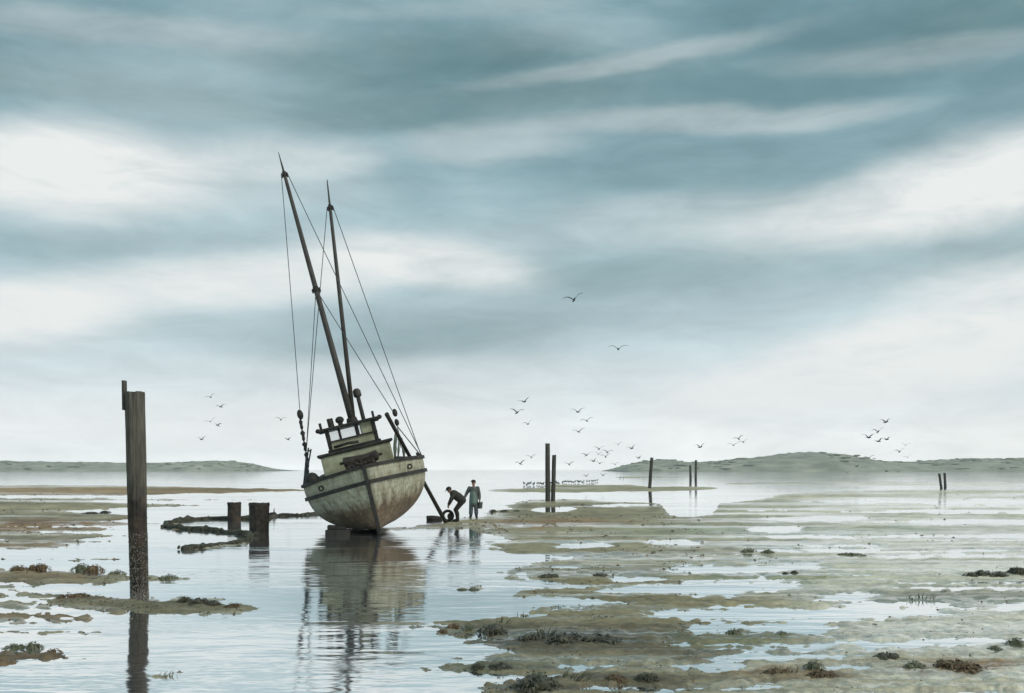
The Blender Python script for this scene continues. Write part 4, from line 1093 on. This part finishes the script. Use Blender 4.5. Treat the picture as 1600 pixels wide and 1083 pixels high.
HM = {k: [heap_mesh(i * 7 + j, mt, tl_) for i, tl_ in enumerate((0.36, 0.5, 0.72))] for j, (k, mt) in enumerate((('d', m_weed), ('b', m_weedb), ('o', m_weedo)))}
HEAPS = [  # px, py(base), width px, tall index, colour, label
 (142, 803, 30, 1, 'd', 'dark weed heap far left, left of two on the upper bar'), (165, 801, 26, 1, 'd', 'dark weed heap far left, right of two on the upper bar'),
 (30, 893, 30, 1, 'b', 'brown weed heap at the left edge of the bar left of the foreground pile'), (62, 892, 34, 2, 'b', 'brown weed heap second from the edge left of the foreground pile'), (128, 892, 30, 2, 'o', 'olive weed heap midway along the bar left of the foreground pile'), (148, 893, 28, 2, 'b', 'brown weed heap beside the olive one left of the foreground pile'), (183, 897, 24, 1, 'o', 'olive weed heap closest on the left of the foreground pile'), (263, 905, 26, 1, 'o', 'small olive weed heap just right of the foreground pile'),
 (290, 943, 24, 2, 'd', 'tallest dark weed heap on the bar at the foreground pile\'s foot'), (312, 946, 34, 1, 'd', 'middle dark weed heap on the bar at the foreground pile\'s foot'), (332, 947, 28, 1, 'd', 'right dark weed heap on the bar at the foreground pile\'s foot'), (364, 950, 24, 1, 'b', 'brown weed heap near the tip of the bar at the pile\'s foot'), (116, 936, 50, 0, 'b', 'flat brown weed heap left of the foreground pile\'s foot'),
 (22, 1013, 30, 1, 'o', 'olive weed heap at the lower left edge'), (51, 1014, 30, 2, 'o', 'tall olive weed heap near the lower left corner'), (84, 1021, 26, 1, 'b', 'brown weed heap on the tip of the lowest left bar'),
 (770, 800, 12, 2, 'd', 'dark weedy lump right of the standing person, nearest him'), (788, 800, 14, 1, 'd', 'dark weedy lump second to the right of the standing person'), (808, 800, 12, 1, 'o', 'olive weedy lump third to the right of the standing person'),
 (740, 922, 18, 1, 'o', 'small olive weed heap alone in the pool below the boat'), (722, 922, 14, 0, 'o', 'flat olive weed scrap alone in the pool below the boat'),
 (857, 903, 30, 0, 'd', 'flat dark weed heap on the flat\'s left edge, above the grass'), (938, 901, 26, 0, 'd', 'flat dark weed heap in the middle of the flat'),
 (710, 984, 26, 2, 'b', 'round brown weed heap at the tip of the pointed bar'), (733, 986, 22, 2, 'o', 'olive weed heap second from the tip of the pointed bar'), (770, 990, 44, 1, 'd', 'dark weed heap in the middle of the pointed bar'), (692, 988, 18, 1, 'b', 'tiny brown weed heap at the very tip of the pointed bar'),
 (885, 1004, 80, 1, 'd', 'largest dark weed heap beside the grass tufts'), (828, 1004, 34, 1, 'd', 'dark weed heap left of the grass tufts'), (940, 1004, 60, 0, 'd', 'flat dark weed heap right of the grass tufts'),
 (748, 1047, 24, 1, 'd', 'dark weed heap at the left of the bar near the bottom'), (782, 1047, 34, 0, 'd', 'flat dark weed heap on the bar near the bottom, right one'),
 (838, 1079, 70, 2, 'd', 'big dark bushy weed heap at the bottom edge'), (963, 1066, 36, 1, 'b', 'brown weed heap at the bottom, left of two'), (1012, 1066, 36, 1, 'd', 'dark weed heap at the bottom, right of two'),
 (1241, 897, 14, 2, 'd', 'upright dark weed heap on the thin bar in the right flat'), (1228, 898, 12, 1, 'd', 'low dark weed heap left of the upright one in the right flat'),
 (1146, 992, 26, 2, 'o', 'round olive weed heap on the bar in the large right pool'), (1222, 995, 20, 1, 'o', 'small olive weed heap on the thin spit in the large right pool'), (1268, 996, 16, 0, 'o', 'tiny weed heap far along the thin spit in the right pool'),
 (1516, 903, 22, 1, 'd', 'left dark weed heap of the row at the right edge'), (1536, 902, 30, 1, 'd', 'middle dark weed heap of the row at the right edge'), (1560, 902, 30, 1, 'd', 'third dark weed heap of the row at the right edge'), (1592, 899, 34, 2, 'd', 'tallest dark weed heap at the right edge'),
 (1555, 1016, 22, 1, 'o', 'olive weed heap low at right, left of two'), (1588, 1012, 30, 2, 'o', 'taller olive weed heap low at the right edge'),
 (1272, 1050, 30, 2, 'o', 'olive weed heap above the brown bar at lower right'), (1215, 1056, 44, 0, 'b', 'left brown weed heap on the bar at lower right'), (1285, 1060, 50, 0, 'b', 'right brown weed heap on the bar at lower right'), (1430, 1046, 34, 1, 'o', 'olive weed heap left of the long brown weed at lower right'), (1500, 1048, 80, 0, 'b', 'long brown weed heap near the lower right corner'),
 (1385, 1031, 40, 0, 'd', 'flat dark weed heap above the brown weed at lower right'), (1170, 863, 26, 1, 'o', 'left weed heap by the narrow pool in the right flat'), (1330, 868, 40, 0, 'o', 'right flat weed heap by the narrow pool in the right flat'), (1200, 866, 22, 1, 'o', 'weed heap between the two others by the narrow pool at right'),
]
for i, (px, py, wd, tl_, kc, lab) in enumerate(HEAPS):
    q = ground_at(px, py); s_ = wd * q.y / F * 1.15
    o = bpy.data.objects.new('seaweed_heap', HM[kc][tl_]); C.objects.link(o)
    o.location = q - Vector((0, 0, 0.01)); o.rotation_euler = (0, 0, random.uniform(0, 6.28)); o.scale = (s_, min(s_, 0.6) * random.uniform(0.8, 1.0), s_ if s_ < 0.5 else 0.5)
    tag(o, lab, 'seaweed', 'seaweed heaps on the mud bars')
def tuft(px, py, hpx, n, lean, label, mat=None, dense=0.12):
    q = ground_at(px, py); h = hpx * q.y / F; mb = MB()
    for k in range(n):
        a = random.uniform(0, 6.28); r = dense * math.sqrt(random.random()); p0 = Vector((math.cos(a) * r, math.sin(a) * r, -0.02))
        ln = h * random.uniform(0.45, 1.05); d = Vector((lean + random.uniform(-.35, .35), random.uniform(-.3, .3), 1)).normalized()
        s = Vector((math.cos(a + 1.3), math.sin(a + 1.3), 0)) * random.uniform(0.004, 0.008)
        p1 = p0 + d * ln * 0.5; p2_ = p1 + (d + Vector((d.x * 0.8, d.y * 0.8, -0.15))) * ln * 0.5
        mb.add([p0 - s, p0 + s, p1 - s * .8, p1 + s * .8, p2_], [(0, 1, 3, 2), (2, 3, 4)])
    o = mb.build('grass_tuft', mat or m_grass); o.location = q
    tag(o, label, 'grass', 'grass tufts on the mud bars')
tuft(847, 1000, 28, 30, -0.1, 'upright dark grass tuft left of the largest weed heap'); tuft(861, 998, 26, 26, 0.5, 'right-leaning dark grass tuft left of the largest weed heap')
tuft(905, 1066, 26, 26, 0.9, 'slanting grass tuft low in the middle foreground'); tuft(880, 1062, 20, 18, 0.5, 'thin grass tuft left of the slanting one in the foreground')
tuft(785, 976, 18, 22, 0.4, 'grass tuft on the pointed bar'); tuft(872, 950, 9, 12, 0.3, 'tiny grass tuft above the largest weed heap')
tuft(1425, 938, 11, 14, 0.1, 'left short dark grass tuft on the long right bar'); tuft(1440, 937, 12, 18, 0.0, 'middle short dark grass tuft on the long right bar'); tuft(1455, 937, 12, 16, 0.4, 'right short dark grass tuft on the long right bar')
tuft(1232, 1052, 16, 20, 0.4, 'grass tuft on the brown bar at lower right'); tuft(262, 1056, 14, 20, 0.6, 'pale grass tuft below the foreground pile', m_weedo); tuft(1432, 1044, 14, 18, -0.2, 'short grass tuft left of the long brown weed')
tuft(818, 968, 14, 14, 0.2, 'small grass tuft above the pointed bar')

# wrack and small stones strewn along the bars: too many to count
cand = []
NW = 9000
pxs = rng.uniform(-100, 1700, NW * 8); pys = HOR + 34 + (1100 - HOR - 34) * rng.random(NW * 8) ** 0.8
mm = ground_fields(pxs, pys); zz = ground_height(pxs, pys, mm)
dens = np.clip(fbm(pxs / 60, pys / 8, 201, 3) * 2.2 - 0.25, 0, 1) * (mm > 0.4)
dens *= np.where(pxs > 1100, 0.12, 0.8)
dens = np.where((pxs < 480) & (mm > 0.3), dens * 1.6, dens)
dens += np.where(pxs > 1100, 0.12, 0.8) * ((mm > 0.1) & (mm < 2.2) & (fbm(pxs / 40, pys / 8, 207, 3) > 0.02))
keep = rng.random(len(pxs)) < dens
pxs, pys, zz = pxs[keep][:NW], pys[keep][:NW], zz[keep][:NW]
for mat, nm, lab, sel, sc in ((m_weed, 'wrack', 'fine dark wrack strewn along the mud bars', 0, 1.0), (m_weedb, 'wrack', 'fine brown wrack strewn along the mud bars', 1, 1.0)):
    mb = MB()
    for i in range(sel, len(pxs), 2):
        q = G(pxs[i], pys[i]); r = (0.7 + 1.7 * random.random() ** 2) * q.y / F
        r = min(r, 0.07)
        k = random.randint(4, 6); v = []; a0 = random.uniform(0, 6.28)
        for j in range(k):
            a = a0 + 6.28 * j / k; rr_ = r * random.uniform(0.6, 1.5)
            v.append((q.x + math.cos(a) * rr_ * 1.5, q.y + math.sin(a) * rr_, zz[i] - 0.006))
        v.append((q.x + random.uniform(-.3, .3) * r, q.y, zz[i] + r * random.uniform(0.35, 1.0)))
        mb.add(v, [(j, (j + 1) % k, k) for j in range(k)])
    o = mb.build(nm, mat); o['kind'] = 'stuff'; o['label'] = lab

# ------------------------------------------------------------------ haze
m_hz = bpy.data.materials.new('sea_haze'); m_hz.use_nodes = True
t = m_hz.node_tree; t.nodes.clear()
pv = t.nodes.new('ShaderNodeVolumePrincipled'); pv.inputs['Color'].default_value = (0.92, 0.96, 0.97, 1); pv.inputs['Density'].default_value = 0.00017; pv.inputs['Anisotropy'].default_value = 0.45
ou = t.nodes.new('ShaderNodeOutputMaterial'); t.links.new(pv.outputs[0], ou.inputs['Volume'])
mb = MB(); mb.box((0, 1000, 20.0), (6000, 2300, 45.0))
hz = mb.build('haze', m_hz); hz['kind'] = 'stuff'; hz['label'] = 'thin pale sea haze over the flats'
